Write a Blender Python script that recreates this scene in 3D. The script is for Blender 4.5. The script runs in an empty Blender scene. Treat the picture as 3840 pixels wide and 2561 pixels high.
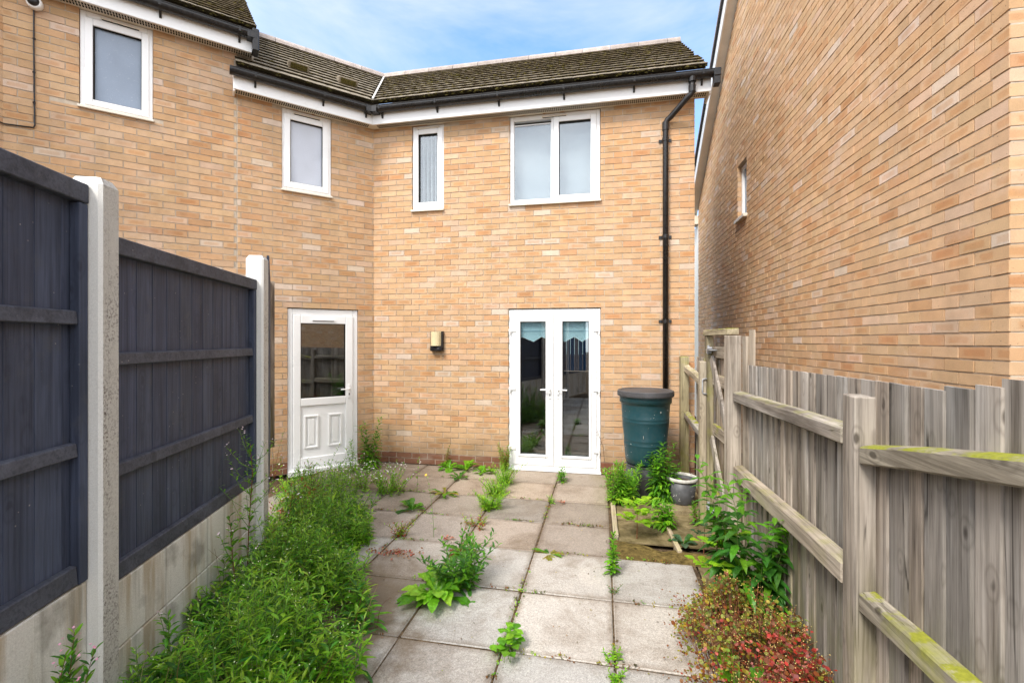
import bpy, bmesh, math, random
from mathutils import Vector as V, Matrix
R = math.radians
rnd = random.Random(7)
sc = bpy.context.scene
COL = sc.collection
S2 = math.sqrt(.5)
YAW = 11.23

# ------------------------------------------------------------------ camera
cd = bpy.data.cameras.new("camera"); cd.lens = 16.0; cd.sensor_width = 36.0
cd.clip_end = 600; cd.clip_start = .02; cd.shift_y = -2/3840
cam = bpy.data.objects.new("camera", cd); COL.objects.link(cam)
cam.location = (0, 0, 1.68); cam.rotation_euler = (R(90), 0, R(YAW))
sc.camera = cam

# ------------------------------------------------------------------ sky and sun
SUN_EL, SUN_AZ = 50, 206          # azimuth clockwise from +Y
w = bpy.data.worlds.new("World"); sc.world = w; w.use_nodes = True
nt = w.node_tree; bg = nt.nodes["Background"]
sky = nt.nodes.new("ShaderNodeTexSky"); sky.sky_type = 'NISHITA'; sky.sun_disc = False
sky.sun_elevation = R(SUN_EL); sky.sun_rotation = R(SUN_AZ); sky.air_density = 1.0; sky.dust_density = .6; sky.ozone_density = 2.5
tc = nt.nodes.new("ShaderNodeTexCoord")
mp = nt.nodes.new("ShaderNodeMapping"); mp.inputs["Scale"].default_value = (1.0, 1.0, 2.6); mp.inputs["Rotation"].default_value = (0.1, .35, .5)
nz = nt.nodes.new("ShaderNodeTexNoise"); nz.inputs["Scale"].default_value = 2.6; nz.inputs["Detail"].default_value = 7; nz.inputs["Roughness"].default_value = .58; nz.inputs["Distortion"].default_value = .35
nt.links.new(tc.outputs["Generated"], mp.inputs["Vector"]); nt.links.new(mp.outputs[0], nz.inputs["Vector"])
cr = nt.nodes.new("ShaderNodeMapRange"); cr.inputs["From Min"].default_value = .36; cr.inputs["From Max"].default_value = .68
cr.inputs["To Min"].default_value = .05; cr.inputs["To Max"].default_value = .66
nt.links.new(nz.outputs["Fac"], cr.inputs["Value"])
# heavier cloud overhead and behind the photographer, a blue break in front
sp = nt.nodes.new("ShaderNodeVectorMath"); sp.operation = 'DOT_PRODUCT'; sp.inputs[1].default_value = (0.05, .88, .47)
nt.links.new(tc.outputs["Generated"], sp.inputs[0])
mr = nt.nodes.new("ShaderNodeMapRange"); mr.inputs["From Min"].default_value = .80; mr.inputs["From Max"].default_value = .35
mr.inputs["To Min"].default_value = 0; mr.inputs["To Max"].default_value = .85
nt.links.new(sp.outputs["Value"], mr.inputs["Value"])
ci = nt.nodes.new("ShaderNodeMixRGB"); ci.inputs[2].default_value = (3.0, 3.25, 3.5, 1)
mx = nt.nodes.new("ShaderNodeMixRGB"); mx.inputs[2].default_value = (8.2, 8.3, 8.5, 1)
sb = nt.nodes.new("ShaderNodeMixRGB"); sb.blend_type = 'MULTIPLY'; sb.inputs[0].default_value = 1; sb.inputs[2].default_value = (.78, 1.09, 1.33, 1)
nt.links.new(sky.outputs[0], sb.inputs[1])
nt.links.new(cr.outputs[0], ci.inputs[0]); nt.links.new(sb.outputs[0], ci.inputs[1])
ov = nt.nodes.new("ShaderNodeMapRange"); ov.inputs["From Min"].default_value = .3; ov.inputs["From Max"].default_value = .7; ov.inputs["To Min"].default_value = .62; ov.inputs["To Max"].default_value = 1.3
nt.links.new(nz.outputs["Fac"], ov.inputs["Value"])
om = nt.nodes.new("ShaderNodeMixRGB"); om.blend_type = 'MULTIPLY'; om.inputs[0].default_value = 1; om.inputs[1].default_value = (8.2, 8.3, 8.5, 1)
nt.links.new(ov.outputs[0], om.inputs[2]); nt.links.new(om.outputs[0], mx.inputs[2])
nt.links.new(mr.outputs[0], mx.inputs[0]); nt.links.new(ci.outputs[0], mx.inputs[1]); nt.links.new(mx.outputs[0], bg.inputs[0])
bg.inputs[1].default_value = .1
sl = bpy.data.lights.new("sun", 'SUN'); sl.energy = 1.5; sl.angle = R(18); sl.color = (1, .95, .88)
sun = bpy.data.objects.new("sun", sl); COL.objects.link(sun)
sun.rotation_euler = (R(90-SUN_EL), 0, R(180-SUN_AZ)+0)
az = R(SUN_AZ); el = R(SUN_EL)
sun.rotation_euler = V((-math.sin(az)*math.cos(el), -math.cos(az)*math.cos(el), -math.sin(el))).to_track_quat('-Z', 'Y').to_euler()
vs = sc.view_settings; vs.view_transform = 'Standard'; vs.look = 'None'; vs.exposure = 1.70; vs.gamma = 1; vs.use_curve_mapping = False

# ------------------------------------------------------------------ material helpers
class NT:
    def __init__(s, name):
        s.m = bpy.data.materials.new(name); s.m.use_nodes = True; s.t = s.m.node_tree
        s.b = s.t.nodes["Principled BSDF"]; s.out = s.t.nodes["Material Output"]
    def n(s, typ, props=None, **inp):
        n = s.t.nodes.new("ShaderNode"+typ)
        for k, v in (props or {}).items(): setattr(n, k, v)
        for k, v in inp.items(): s.set(n, k.replace('_', ' '), v)
        return n
    def set(s, n, k, v):
        sock = n.inputs[int(k)] if k.isdigit() else n.inputs[k]
        if isinstance(v, bpy.types.NodeSocket): s.t.links.new(v, sock)
        elif isinstance(v, bpy.types.Node): s.t.links.new(v.outputs[0], sock)
        else: sock.default_value = v
    def math(s, op, a, b=None, c=None):
        n = s.t.nodes.new("ShaderNodeMath"); n.operation = op
        for i, v in enumerate((a, b, c)):
            if v is not None: s.set(n, str(i), v)
        return n.outputs[0]
    def mix(s, f, a, b, mode='MIX'):
        n = s.t.nodes.new("ShaderNodeMixRGB"); n.blend_type = mode
        for i, v in enumerate((f, a, b)): s.set(n, str(i), v if not isinstance(v, tuple) or len(v) == 4 else (*v, 1))
        return n.outputs[0]
    def ramp(s, v, a, b, lo=0., hi=1.):
        n = s.n("MapRange"); s.set(n, "Value", v); s.set(n, "From Min", a); s.set(n, "From Max", b); s.set(n, "To Min", lo); s.set(n, "To Max", hi)
        n.clamp = True
        return n.outputs[0]
    def coord(s, scale=(1, 1, 1), shift=None):
        t = s.n("TexCoord"); m = s.n("Mapping"); s.t.links.new(t.outputs["Object"], m.inputs[0]); m.inputs["Scale"].default_value = scale
        if shift is not None: s.t.links.new(shift, m.inputs["Location"])
        return m.outputs[0]
    def noise(s, vec, scale, detail=4, rough=.55, dist=0):
        n = s.n("TexNoise"); s.set(n, "Vector", vec); s.set(n, "Scale", scale); s.set(n, "Detail", detail); s.set(n, "Roughness", rough); s.set(n, "Distortion", dist)
        return n.outputs["Fac"]
    def tint(s):
        a = s.n("Attribute", {"attribute_name": "tint"}); return a.outputs["Color"], a.outputs["Alpha"]
    def bump(s, h, dist=.01, strength=1.0):
        b = s.n("Bump"); s.set(b, "Height", h); b.inputs["Distance"].default_value = dist; b.inputs["Strength"].default_value = strength
        s.t.links.new(b.outputs[0], s.b.inputs["Normal"])
    def fin(s, col, rough=.8, spec=.3):
        s.set(s.b, "Base Color", col if not isinstance(col, tuple) or len(col) == 4 else (*col, 1)); s.set(s.b, "Roughness", rough)
        s.b.inputs["Specular IOR Level"].default_value = spec
        return s.m
MATS = {}
def plain(name, col, rough=.5, spec=.4, var=.08, scale=6, bumpd=0):
    k = NT(name); c = k.coord(); tc_, ta = k.tint()
    f = k.noise(c, scale, 5)
    f2 = k.noise(c, scale*9, 3)
    base = k.mix(1, k.mix(1, col, k.ramp(f, .3, .7, 1-var, 1+var), 'MULTIPLY'), tc_, 'MULTIPLY')
    base = k.mix(k.ramp(f2, .35, .75, 0, var), base, (.12, .10, .08))
    if bumpd: k.bump(f2, bumpd)
    return k.fin(base, k.ramp(f, .3, .7, max(.05, rough-.08), rough+.08), spec)

def m_brick():
    k = NT("buff_brick"); c = k.coord(); tcol, ta = k.tint()
    uv = k.n("UVMap", {"uv_map": "uv"}); sx = k.n("SeparateXYZ"); k.t.links.new(uv.outputs[0], sx.inputs[0])
    nlow = k.noise(c, 38, 3)
    def edge(o, half, soft):
        d = k.math('ABSOLUTE', k.math('SUBTRACT', o, .5)); d = k.math('ADD', d, k.math('MULTIPLY', k.math('SUBTRACT', nlow, .5), .16))
        return k.ramp(d, half, half+soft, 1, 0)
    blob = k.math('MULTIPLY', edge(sx.outputs[0], .30, .07), edge(sx.outputs[1], .22, .14))
    blob = k.math('MULTIPLY', blob, k.ramp(ta, .52, .75, 0, .6))
    col = k.mix(blob, tcol, k.mix(1, tcol, (.86, .68, .52), 'MULTIPLY'))
    fine = k.noise(c, 160, 4, .7)
    col = k.mix(1, col, k.ramp(fine, .3, .7, .88, 1.10), 'MULTIPLY')
    mid = k.noise(c, 9, 4)
    col = k.mix(1, col, k.ramp(mid, .3, .7, .9, 1.08), 'MULTIPLY')
    vo = k.n("TexVoronoi"); k.set(vo, "Vector", c); k.set(vo, "Scale", 34.0); 
    dots = k.math('MULTIPLY', k.ramp(vo.outputs["Distance"], .07, .12, 1, 0), k.ramp(k.noise(c, 5, 2), .46, .6, 0, 1))
    col = k.mix(k.math('MULTIPLY', dots, .75), col, (.05, .03, .02))
    ef = k.noise(k.coord((1, 1, 1.6)), 2.1, 6, .68)
    col = k.mix(k.ramp(ef, .54, .72, 0, .38), col, (.63, .50, .41))
    # rain-washed streaks and grime
    st = k.noise(k.coord((3.2, 3.2, .35)), 1.2, 4, .6)
    col = k.mix(k.ramp(st, .52, .75, 0, .18), col, (.22, .15, .09))
    sz = k.n("SeparateXYZ"); k.t.links.new(c, sz.inputs[0])
    damp = k.math('MULTIPLY', k.ramp(k.math('ADD', sz.outputs[2], k.math('MULTIPLY', k.noise(c, 2.2, 4, .6), -.9)), .10, -.35), .5)
    col = k.mix(damp, col, (.13, .085, .045))
    k.bump(k.math('ADD', fine, k.math('MULTIPLY', dots, -1.)), .004, .6)
    return k.fin(col, .88, .2)
def m_wood(name, axis, col=(.385, .335, .285), dark=(.135, .110, .088), pale=(.53, .49, .445), moss=0., paint=False):
    k = NT(name); tcol, ta = k.tint()
    sh = k.n("CombineXYZ"); q = k.math('MULTIPLY', ta, 17.3); k.set(sh, "0", q); k.set(sh, "1", q); k.set(sh, "2", q)
    sc_ = [15., 15., 15.]; sc_[axis] = .8
    c = k.coord(tuple(sc_), sh.outputs[0]); c1 = k.coord((1, 1, 1), sh.outputs[0])
    wz = k.noise(c, 1.0, 6, .65, .6); fine = k.noise(c, 3.4, 4, .7)
    b2 = [9., 9., 9.]; b2[axis] = 1.3
    big = k.noise(k.coord(tuple(b2), sh.outputs[0]), .8, 4, .55)
    a = k.mix(k.ramp(wz, .34, .56), dark if not paint else tuple(v*.6 for v in col), col)
    a = k.mix(k.ramp(big, .45, .72, 0, .75 if not paint else .35), a, pale)
    a = k.mix(k.ramp(fine, .52, .70, 0, .4), a, tuple(v*.8 for v in dark))
    kv = k.n("TexVoronoi"); s3 = [9., 9., 9.]; s3[axis] = 5.; k.set(kv, "Vector", k.coord(tuple(s3), sh.outputs[0])); k.set(kv, "Scale", 1.0); k.set(kv, "Randomness", 1.0)
    kn = k.math("MULTIPLY", k.ramp(kv.outputs["Distance"], .09, .15, 1, 0), k.ramp(k.noise(c1, 6., 2), .48, .52))
    ring = k.ramp(k.math("ABSOLUTE", k.math("SUBTRACT", k.math("ADD", kv.outputs["Distance"], k.math("MULTIPLY", fine, .12)), .30)), .0, .06, .35, 0)
    a = k.mix(ring, a, dark)
    a = k.mix(k.math('MULTIPLY', kn, .85 if not paint else .4), a, tuple(v*.55 for v in dark))
    g2 = [85., 85., 85.]; g2[axis] = 1.6; gr_ = k.noise(k.coord(tuple(g2), sh.outputs[0]), 1., 3, .6, .4)
    a = k.mix(k.ramp(gr_, .48, .66, 0, .42), a, tuple(v*.62 for v in dark))
    g3 = [26., 26., 26.]; g3[axis] = .45; cn = k.noise(k.coord(tuple(g3), sh.outputs[0]), 1., 2, .5, .8)
    crk = k.math('MULTIPLY', k.ramp(k.math('ABSOLUTE', k.math('SUBTRACT', cn, .5)), .004, .014, 1, 0), k.ramp(k.noise(c1, 2.1, 2), .47, .55))
    a = k.mix(k.math('MULTIPLY', crk, .8 if not paint else .25), a, tuple(v*.3 for v in dark))
    if axis == 2 and not paint:
        zc = k.n("SeparateXYZ"); tco = k.n("TexCoord"); k.t.links.new(tco.outputs["Object"], zc.inputs[0])
        alg = k.math('MULTIPLY', k.ramp(zc.outputs[2], 1.0, .0), k.ramp(k.noise(k.coord((9, 9, 2.5), sh.outputs[0]), 1., 4, .6), .42, .62))
        a = k.mix(k.math('MULTIPLY', alg, .6), a, (.20, .20, .06))
    lowf = k.noise(c1, 2.3, 4)
    a = k.mix(1, a, k.ramp(lowf, .3, .7, .72, 1.15), 'MULTIPLY')
    a = k.mix(1, a, tcol, 'MULTIPLY')
    if moss:
        g = k.n("NewGeometry"); sx = k.n("SeparateXYZ"); k.t.links.new(g.outputs["Normal"], sx.inputs[0])
        up = k.ramp(sx.outputs[2], .2, .8)
        mn = k.noise(c1, 9, 5, .65)
        side = k.math('MULTIPLY', k.ramp(k.noise(c1, 3.0, 4, .6), .52, .68), .6)
        f = k.math('MULTIPLY', k.math('MAXIMUM', k.math('MULTIPLY', up, k.ramp(mn, .42, .6)), side), moss)
        a = k.mix(f, a, k.mix(k.noise(c1, 60, 3), (.12, .13, .015), (.36, .36, .04)))
    if paint:
        pv = k.n("TexVoronoi"); k.set(pv, "Vector", c1); k.set(pv, "Scale", 26.0)
        a = k.mix(k.math('MULTIPLY', k.math('MULTIPLY', k.ramp(pv.outputs["Distance"], .05, .10, 1, 0), k.ramp(k.noise(c1, 4, 3), .5, .6)), .8), a, (.30, .29, .27))
        a = k.mix(k.ramp(k.noise(c1, 5.5, 5, .7), .56, .70, 0, .4), a, (.075, .078, .085))
    k.bump(k.math('ADD', wz, k.math('MULTIPLY', fine, .5)), .004 if not paint else .0025, .9)
    return k.fin(a, .85 if not paint else .62, .25)
def m_leaf(name, trans=.42, rough=.42):
    k = NT(name); tcol, ta = k.tint(); c = k.coord()
    v = k.mix(1, tcol, k.ramp(k.noise(c, 45, 3), .3, .7, .75, 1.25), 'MULTIPLY')
    k.fin(v, rough, .45)
    tr = k.n("BsdfTranslucent"); k.set(tr, "Color", k.mix(1, v, (1.5, 1.7, .7), 'MULTIPLY'))
    ms = k.n("MixShader"); ms.inputs[0].default_value = trans
    k.t.links.new(k.b.outputs[0], ms.inputs[1]); k.t.links.new(tr.outputs[0], ms.inputs[2]); k.t.links.new(ms.outputs[0], k.out.inputs[0])
    return k.m
def m_slab():
    k = NT("concrete_slab"); tcol, ta = k.tint(); c = k.coord()
    sp_ = k.noise(c, 170, 3, .75); sp2 = k.noise(c, 60, 4, .7); big = k.noise(c, 2.6, 5, .62); b3 = k.noise(c, 1.1, 5, .7, .4)
    a = k.mix(1, tcol, k.ramp(sp_, .3, .7, .6, 1.3), 'MULTIPLY')
    a = k.mix(1, a, k.ramp(sp2, .3, .7, .78, 1.18), 'MULTIPLY')
    a = k.mix(k.ramp(big, .48, .70, 0, .75), a, k.mix(1, a, (.62, .57, .52), 'MULTIPLY'))
    a = k.mix(k.ramp(big, .42, .28, 0, .5), a, k.mix(1, a, (1.3, 1.29, 1.27), 'MULTIPLY'))
    a = k.mix(k.ramp(b3, .53, .68, 0, .6), a, (.15, .105, .06))
    vo = k.n("TexVoronoi"); k.set(vo, "Vector", c); k.set(vo, "Scale", 70.0)
    a = k.mix(k.math('MULTIPLY', k.ramp(vo.outputs["Distance"], .1, .2, 1, 0), k.ramp(sp2, .5, .6)), a, (.07, .06, .05))
    uv = k.n("UVMap", {"uv_map": "uv"}); us = k.n("SeparateXYZ"); k.t.links.new(uv.outputs[0], us.inputs[0])
    du = k.math('ABSOLUTE', k.math('SUBTRACT', us.outputs[0], .5)); dv_ = k.math('ABSOLUTE', k.math('SUBTRACT', us.outputs[1], .5))
    ed = k.math('ADD', k.math('MAXIMUM', du, dv_), k.math('MULTIPLY', k.math('SUBTRACT', k.noise(c, 8, 5, .65), .5), .16))
    a = k.mix(k.ramp(ed, .43, .52, 0, .7), a, k.mix(1, a, (.42, .34, .26), 'MULTIPLY'))
    sx = k.n("SeparateXYZ"); k.t.links.new(c, sx.inputs[0])
    ex = k.math('ADD', sx.outputs[0], k.math('MULTIPLY', k.math('SUBTRACT', k.noise(c, 4.5, 5, .65), .5), 1.1))
    dirt = k.math('MULTIPLY', k.ramp(ex, -1.0, -1.3), k.ramp(sx.outputs[1], 3.3, 2.9))
    a = k.mix(k.math('MULTIPLY', dirt, .8), a, (.13, .085, .045))
    gr = k.math('MULTIPLY', k.ramp(k.math('ADD', sx.outputs[0], k.math('MULTIPLY', b3, .5)), .05, .35), k.ramp(sx.outputs[1], 4.4, 5.0))
    a = k.mix(k.math('MULTIPLY', gr, .45), a, (.17, .16, .05))
    k.bump(k.math('ADD', sp_, sp2), .004, .7)
    return k.fin(a, k.ramp(big, .3, .7, .75, .95), .25)
def m_soil(name, a_, b_, scale=30):
    k = NT(name); c = k.coord()
    n1 = k.noise(c, scale, 6, .7); n2 = k.noise(c, 3, 4)
    a = k.mix(k.ramp(n1, .35, .65), a_, b_); a = k.mix(1, a, k.ramp(n2, .3, .7, .7, 1.3), 'MULTIPLY')
    k.bump(n1, .02); return k.fin(a, .95, .1)
def m_glass():
    k = NT("window_glass"); k.t.nodes.remove(k.b)
    tr = k.n("BsdfTransparent"); tr.inputs[0].default_value = (.82, .86, .86, 1)
    gl = k.n("BsdfGlossy"); gl.inputs["Roughness"].default_value = .0; gl.inputs[0].default_value = (.95, .97, 1, 1)
    fr = k.n("LayerWeight"); fr.inputs[0].default_value = .5; f5 = k.math('POWER', fr.outputs["Facing"], 4.)
    ms = k.n("MixShader"); k.set(ms, "0", k.math('ADD', k.math('MULTIPLY', f5, .75), .13)); k.t.links.new(tr.outputs[0], ms.inputs[1]); k.t.links.new(gl.outputs[0], ms.inputs[2])
    k.t.links.new(ms.outputs[0], k.out.inputs[0]); return k.m
def m_frost(name, col):
    k = NT(name); c = k.coord()
    n1 = k.noise(k.coord((1, 1, 1)), 60, 4, .7, 1.2); n2 = k.noise(c, 1.5, 3)
    a = k.mix(k.ramp(n1, .62, .72, 0, .5), col, (.62, .68, .76)); a = k.mix(1, a, k.ramp(n2, .3, .7, .85, 1.12), 'MULTIPLY')
    k.bump(n1, .004, .8); return k.fin(a, .22, .6)
def m_tile(name, moss):
    k = NT(name); tcol, ta = k.tint(); c = k.coord()
    n1 = k.noise(c, 14, 5, .7); n2 = k.noise(c, 55, 4, .7)
    a = k.mix(1, tcol, k.ramp(n2, .3, .7, .65, 1.3), 'MULTIPLY')
    a = k.mix(k.ramp(n1, .54, .66, 0, moss), a, (.075, .064, .025)); k.bump(n2, .01); return k.fin(a, .95, .15)
def m_concrete():
    k = NT("pebbled_concrete"); tcol, ta = k.tint(); c = k.coord(); g = k.n("NewGeometry")
    n1 = k.noise(c, 95, 5, .75); n2 = k.noise(c, 260, 3, .7); n3 = k.noise(k.coord((6, 6, 1.4)), 1.4, 4, .6)
    a = k.mix(1, tcol, k.ramp(n2, .3, .7, .86, 1.1), 'MULTIPLY')
    m = k.math('MULTIPLY', k.ramp(n1, .47, .62), k.ramp(n3, .40, .6)); m = k.math('MULTIPLY', m, ta)
    a = k.mix(m, a, (.13, .10, .075)); k.bump(k.math('MULTIPLY', k.math('ADD', n1, n2), ta), .012, .8); return k.fin(a, .9, .2)
def m_gravel():
    k = NT("stained_concrete"); tcol, ta = k.tint(); c = k.coord()
    st = k.noise(k.coord((7, 7, .55)), 1.5, 5, .6); st2 = k.noise(k.coord((16, 16, .8)), 1.0, 4); f = k.noise(c, 150, 4, .7); b = k.noise(c, 4, 4)
    a = k.mix(1, (.64, .625, .58), k.ramp(f, .3, .7, .85, 1.12), 'MULTIPLY')
    a = k.mix(k.ramp(st, .47, .62, 0, .75), a, (.36, .285, .185)); a = k.mix(k.ramp(st2, .56, .68, 0, .55), a, (.22, .21, .17))
    a = k.mix(k.ramp(b, .6, .72, 0, .6), a, (.17, .16, .13)); k.bump(f, .004, .7); return k.fin(a, .9, .2)
MT = dict(brick=m_brick(), mortar=plain("mortar", (.54, .455, .355), .95, .1, .15, 20, .004), pvc=plain("white_plastic", (.84, .84, .835), .3, .45, .015, 3),
    cream=plain("cream_trim", (.74, .68, .58), .5, .3, .08, 4), black=plain("black_plastic", (.0075, .0075, .009), .3, .4, .2, 5), glass=m_glass(),
    frostdark=m_frost("obscured_glass", (.235, .29, .375)), frostpale=m_frost("frosted_glass", (.50, .53, .60)),
    tile=m_tile("roof_tile", .75), tile2=m_tile("roof_tile_cleaner", .45), ridge=plain("ridge_tile", (.40, .345, .315), .9, .1, .2, 10, .01), rubber=plain("dark_gap", (.02, .018, .016), .9, .1, .1),
    wood=m_wood("weathered_timber_upright", 2), woodh=m_wood("weathered_timber_rail", 1, moss=.35), woodm=m_wood("mossy_timber_rail", 1, moss=1.5), woodg=m_wood("greenish_timber_upright", 2, moss=.9),
    paintv=m_wood("charcoal_paint_boards", 2, (.058, .071, .112), (.026, .032, .054), (.088, .101, .146), 0, True), paint=m_wood("charcoal_paint_rail", 0, (.068, .074, .096), (.030, .033, .045), (.092, .098, .12), 0, True),
    post=m_concrete(), gravel=m_gravel(), slab=m_slab(), soil=m_soil("garden_soil", (.045, .03, .018), (.16, .11, .065)), bed=m_soil("algae_stained_concrete", (.10, .077, .034), (.24, .185, .10), 9), mossy=m_soil("brown_moss", (.06, .042, .014), (.19, .135, .045), 22),
    leaf=m_leaf("leaf"), stem=plain("plant_stem", (1, 1, 1), .7, .2, .1), petal=plain("petal", (1, 1, 1), .6, .3, .05),
    room=plain("room_wall", (.13, .125, .12), .9, .1, .05), blind=plain("pale_blue_fabric", (.58, .78, .85), .85, .1, .06), slat=m_leaf("blue_vertical_slat", .8),
    butt=plain("green_plastic", (.009, .050, .062), .38, .45, .12, 4), lid=plain("grey_plastic_lid", (.055, .055, .06), .5, .4, .25, 12), grey=plain("grey_plastic", (.075, .078, .085), .5, .4, .3, 14),
    splash=plain("dried_plaster", (.55, .53, .48), .9, .1, .3, 20), metal=plain("galvanised_metal", (.35, .36, .38), .4, .6, .2, 30), lamp=plain("cream_diffuser", (.66, .56, .34), .35, .4, .04), dirt=plain("dirty_water", (.10, .05, .025), .2, .5, .2, 12),
    redbrick=None, lead=plain("valley_lining", (.62, .60, .56), .6, .3, .15, 8), moss=m_soil("roof_moss", (.04, .034, .010), (.13, .105, .03), 60))

# ------------------------------------------------------------------ mesh helpers
def frame(o, u, wn): return Matrix(((u[0], wn[0], 0, o[0]), (u[1], wn[1], 0, o[1]), (0, 0, 1, o[2] if len(o) > 2 else 0), (0, 0, 0, 1)))
P0 = (-3.126, 5.852)
FA = frame(P0, (1, 0), (0, -1)); FB = frame(P0, (-S2, -S2), (S2, -S2))
UC = 3.562; PD = (P0[0]-S2*UC, P0[1]-S2*UC)
FD = frame(PD, (0, -1), (1, 0)); FR = frame((2.045, 2.784), (0, 1), (-1, 0)); FRN = frame((2.045, 2.784), (1, 0), (0, -1))
LD = V((-.318, .948)).normalized(); LN = V((LD.y, -LD.x))
FL = frame((-2.109, 1.597), tuple(LD), tuple(LN))
def wl(o):
    l = V((0, 0, 0))
    while o: l = l + o.location; o = o.parent
    return l
class MB:
    def __init__(s, M=None): s.v = []; s.f = []; s.c = []; s.uv = None; s.M = M; s.col = (1, 1, 1, .5)
    def add(s, vs, fs, col=None, uvs=None):
        n = len(s.v); M = s.M
        s.v += [tuple(M @ V(p)) for p in vs] if M is not None else [tuple(p) for p in vs]
        s.f += [tuple(i+n for i in f) for f in fs]
        c = col or s.col
        s.c += [c]*len(fs)
        if uvs is not None:
            if s.uv is None: s.uv = {}
            for k, u in enumerate(uvs): s.uv[len(s.f)-len(fs)+k] = u
    BF = [(0, 3, 2, 1), (4, 5, 6, 7), (0, 1, 5, 4), (1, 2, 6, 5), (2, 3, 7, 6), (3, 0, 4, 7)]
    def box(s, x0, x1, y0, y1, z0, z1, col=None):
        s.add([(x0, y0, z0), (x1, y0, z0), (x1, y1, z0), (x0, y1, z0), (x0, y0, z1), (x1, y0, z1), (x1, y1, z1), (x0, y1, z1)], s.BF, col)
    def hexa(s, p, col=None): s.add(p, s.BF, col)
    def ring(s, u0, u1, z0, z1, t, w0, w1, tb=None, tt=None):
        tb = t if tb is None else tb; tt = t if tt is None else tt
        s.box(u0, u0+t, w0, w1, z0, z1); s.box(u1-t, u1, w0, w1, z0, z1); s.box(u0+t, u1-t, w0, w1, z0, z0+tb); s.box(u0+t, u1-t, w0, w1, z1-tt, z1)
    def beam(s, p, q, wd, ht, up=(0, 0, 1), col=None):
        p = V(p); q = V(q); d = (q-p).normalized(); sd = d.cross(V(up)).normalized(); u = sd.cross(d).normalized()
        a = sd*(wd/2); b = u*(ht/2)
        s.add([p-a-b, p+a-b, q+a-b, q-a-b, p-a+b, p+a+b, q+a+b, q-a+b], s.BF, col)
    def tube(s, pts, r, n=8, col=None, caps=True):
        pts = [V(p) for p in pts]; rs = r if isinstance(r, (list, tuple)) else [r]*len(pts); vs = []; ref = None
        for i, p in enumerate(pts):
            d = (pts[min(i+1, len(pts)-1)]-pts[max(i-1, 0)]).normalized()
            if ref is None: ref = V((1, 0, 0)) if abs(d.x) < .7 else V((0, 1, 0))
            a = d.cross(ref).normalized(); b = a.cross(d).normalized(); ref = b
            vs += [p+(a*math.cos(t*2*math.pi/n)+b*math.sin(t*2*math.pi/n))*rs[i] for t in range(n)]
        fs = [(i*n+t, i*n+(t+1) % n, (i+1)*n+(t+1) % n, (i+1)*n+t) for i in range(len(pts)-1) for t in range(n)]
        if caps: fs += [tuple(range(n-1, -1, -1)), tuple(range((len(pts)-1)*n, len(pts)*n))]
        s.add(vs, fs, col)
    def lathe(s, c, prof, n=32, col=None):
        vs = [(c[0]+r*math.cos(2*math.pi*t/n), c[1]+r*math.sin(2*math.pi*t/n), z) for r, z in prof for t in range(n)]
        fs = [(i*n+t, i*n+(t+1) % n, (i+1)*n+(t+1) % n, (i+1)*n+t) for i in range(len(prof)-1) for t in range(n)]
        s.add(vs, fs, col)
    def prism(s, poly, a, b, f, col=None):      # poly 2d extruded a..b; f(p,q,t)->3d
        n = len(poly); vs = [f(p, q, a) for p, q in poly]+[f(p, q, b) for p, q in poly]
        s.add(vs, [tuple(range(n-1, -1, -1)), tuple(range(n, 2*n))]+[(i, (i+1) % n, n+(i+1) % n, n+i) for i in range(n)], col)
    def build(s, name, mat, parent=None, smooth=False, recalc=True, bevel=0, seg=1):
        o0 = wl(parent) if parent else V((0, 0, 0))
        me = bpy.data.meshes.new(name); me.from_pydata([(p[0]-o0.x, p[1]-o0.y, p[2]-o0.z) for p in s.v], [], s.f)
        if len(s.f):
            at = me.attributes.new("tint", 'FLOAT_COLOR', 'CORNER'); buf = []
            for f, c in zip(s.f, s.c): buf += list(c)*len(f)
            at.data.foreach_set("color", buf)
            if s.uv is not None:
                ul = me.uv_layers.new(name="uv"); buf = []
                for i, f in enumerate(s.f):
                    for k in range(len(f)): buf += list(s.uv[i][k]) if i in s.uv else [0, 0]
                ul.data.foreach_set("uv", buf)
        if recalc:
            bm = bmesh.new(); bm.from_mesh(me); bmesh.ops.recalc_face_normals(bm, faces=bm.faces); bm.to_mesh(me); bm.free()
        if smooth: me.polygons.foreach_set("use_smooth", [True]*len(me.polygons))
        me.materials.append(MT[mat]); me.update()
        o = bpy.data.objects.new(name, me); COL.objects.link(o)
        if parent: o.parent = parent
        if bevel:
            b = o.modifiers.new("bevel", 'BEVEL'); b.width = bevel; b.segments = seg; b.limit_method = 'ANGLE'; b.angle_limit = R(40)
        return o
def tag(o, label=None, cat=None, group=None, kind=None):
    for k, v in (("label", label), ("category", cat), ("group", group), ("kind", kind)):
        if v: o[k] = v
    return o
def thing(name, loc, label, cat, group=None):
    o = bpy.data.objects.new(name, None); COL.objects.link(o); o.location = loc; o.empty_display_size = .1
    return tag(o, label, cat, group)
def jit(c, a=.06, al=None):
    f = 1+rnd.uniform(-a, a); return (c[0]*f*(1+rnd.uniform(-a, a)*.4), c[1]*f, c[2]*f*(1+rnd.uniform(-a, a)*.4), rnd.random() if al is None else al)

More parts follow.
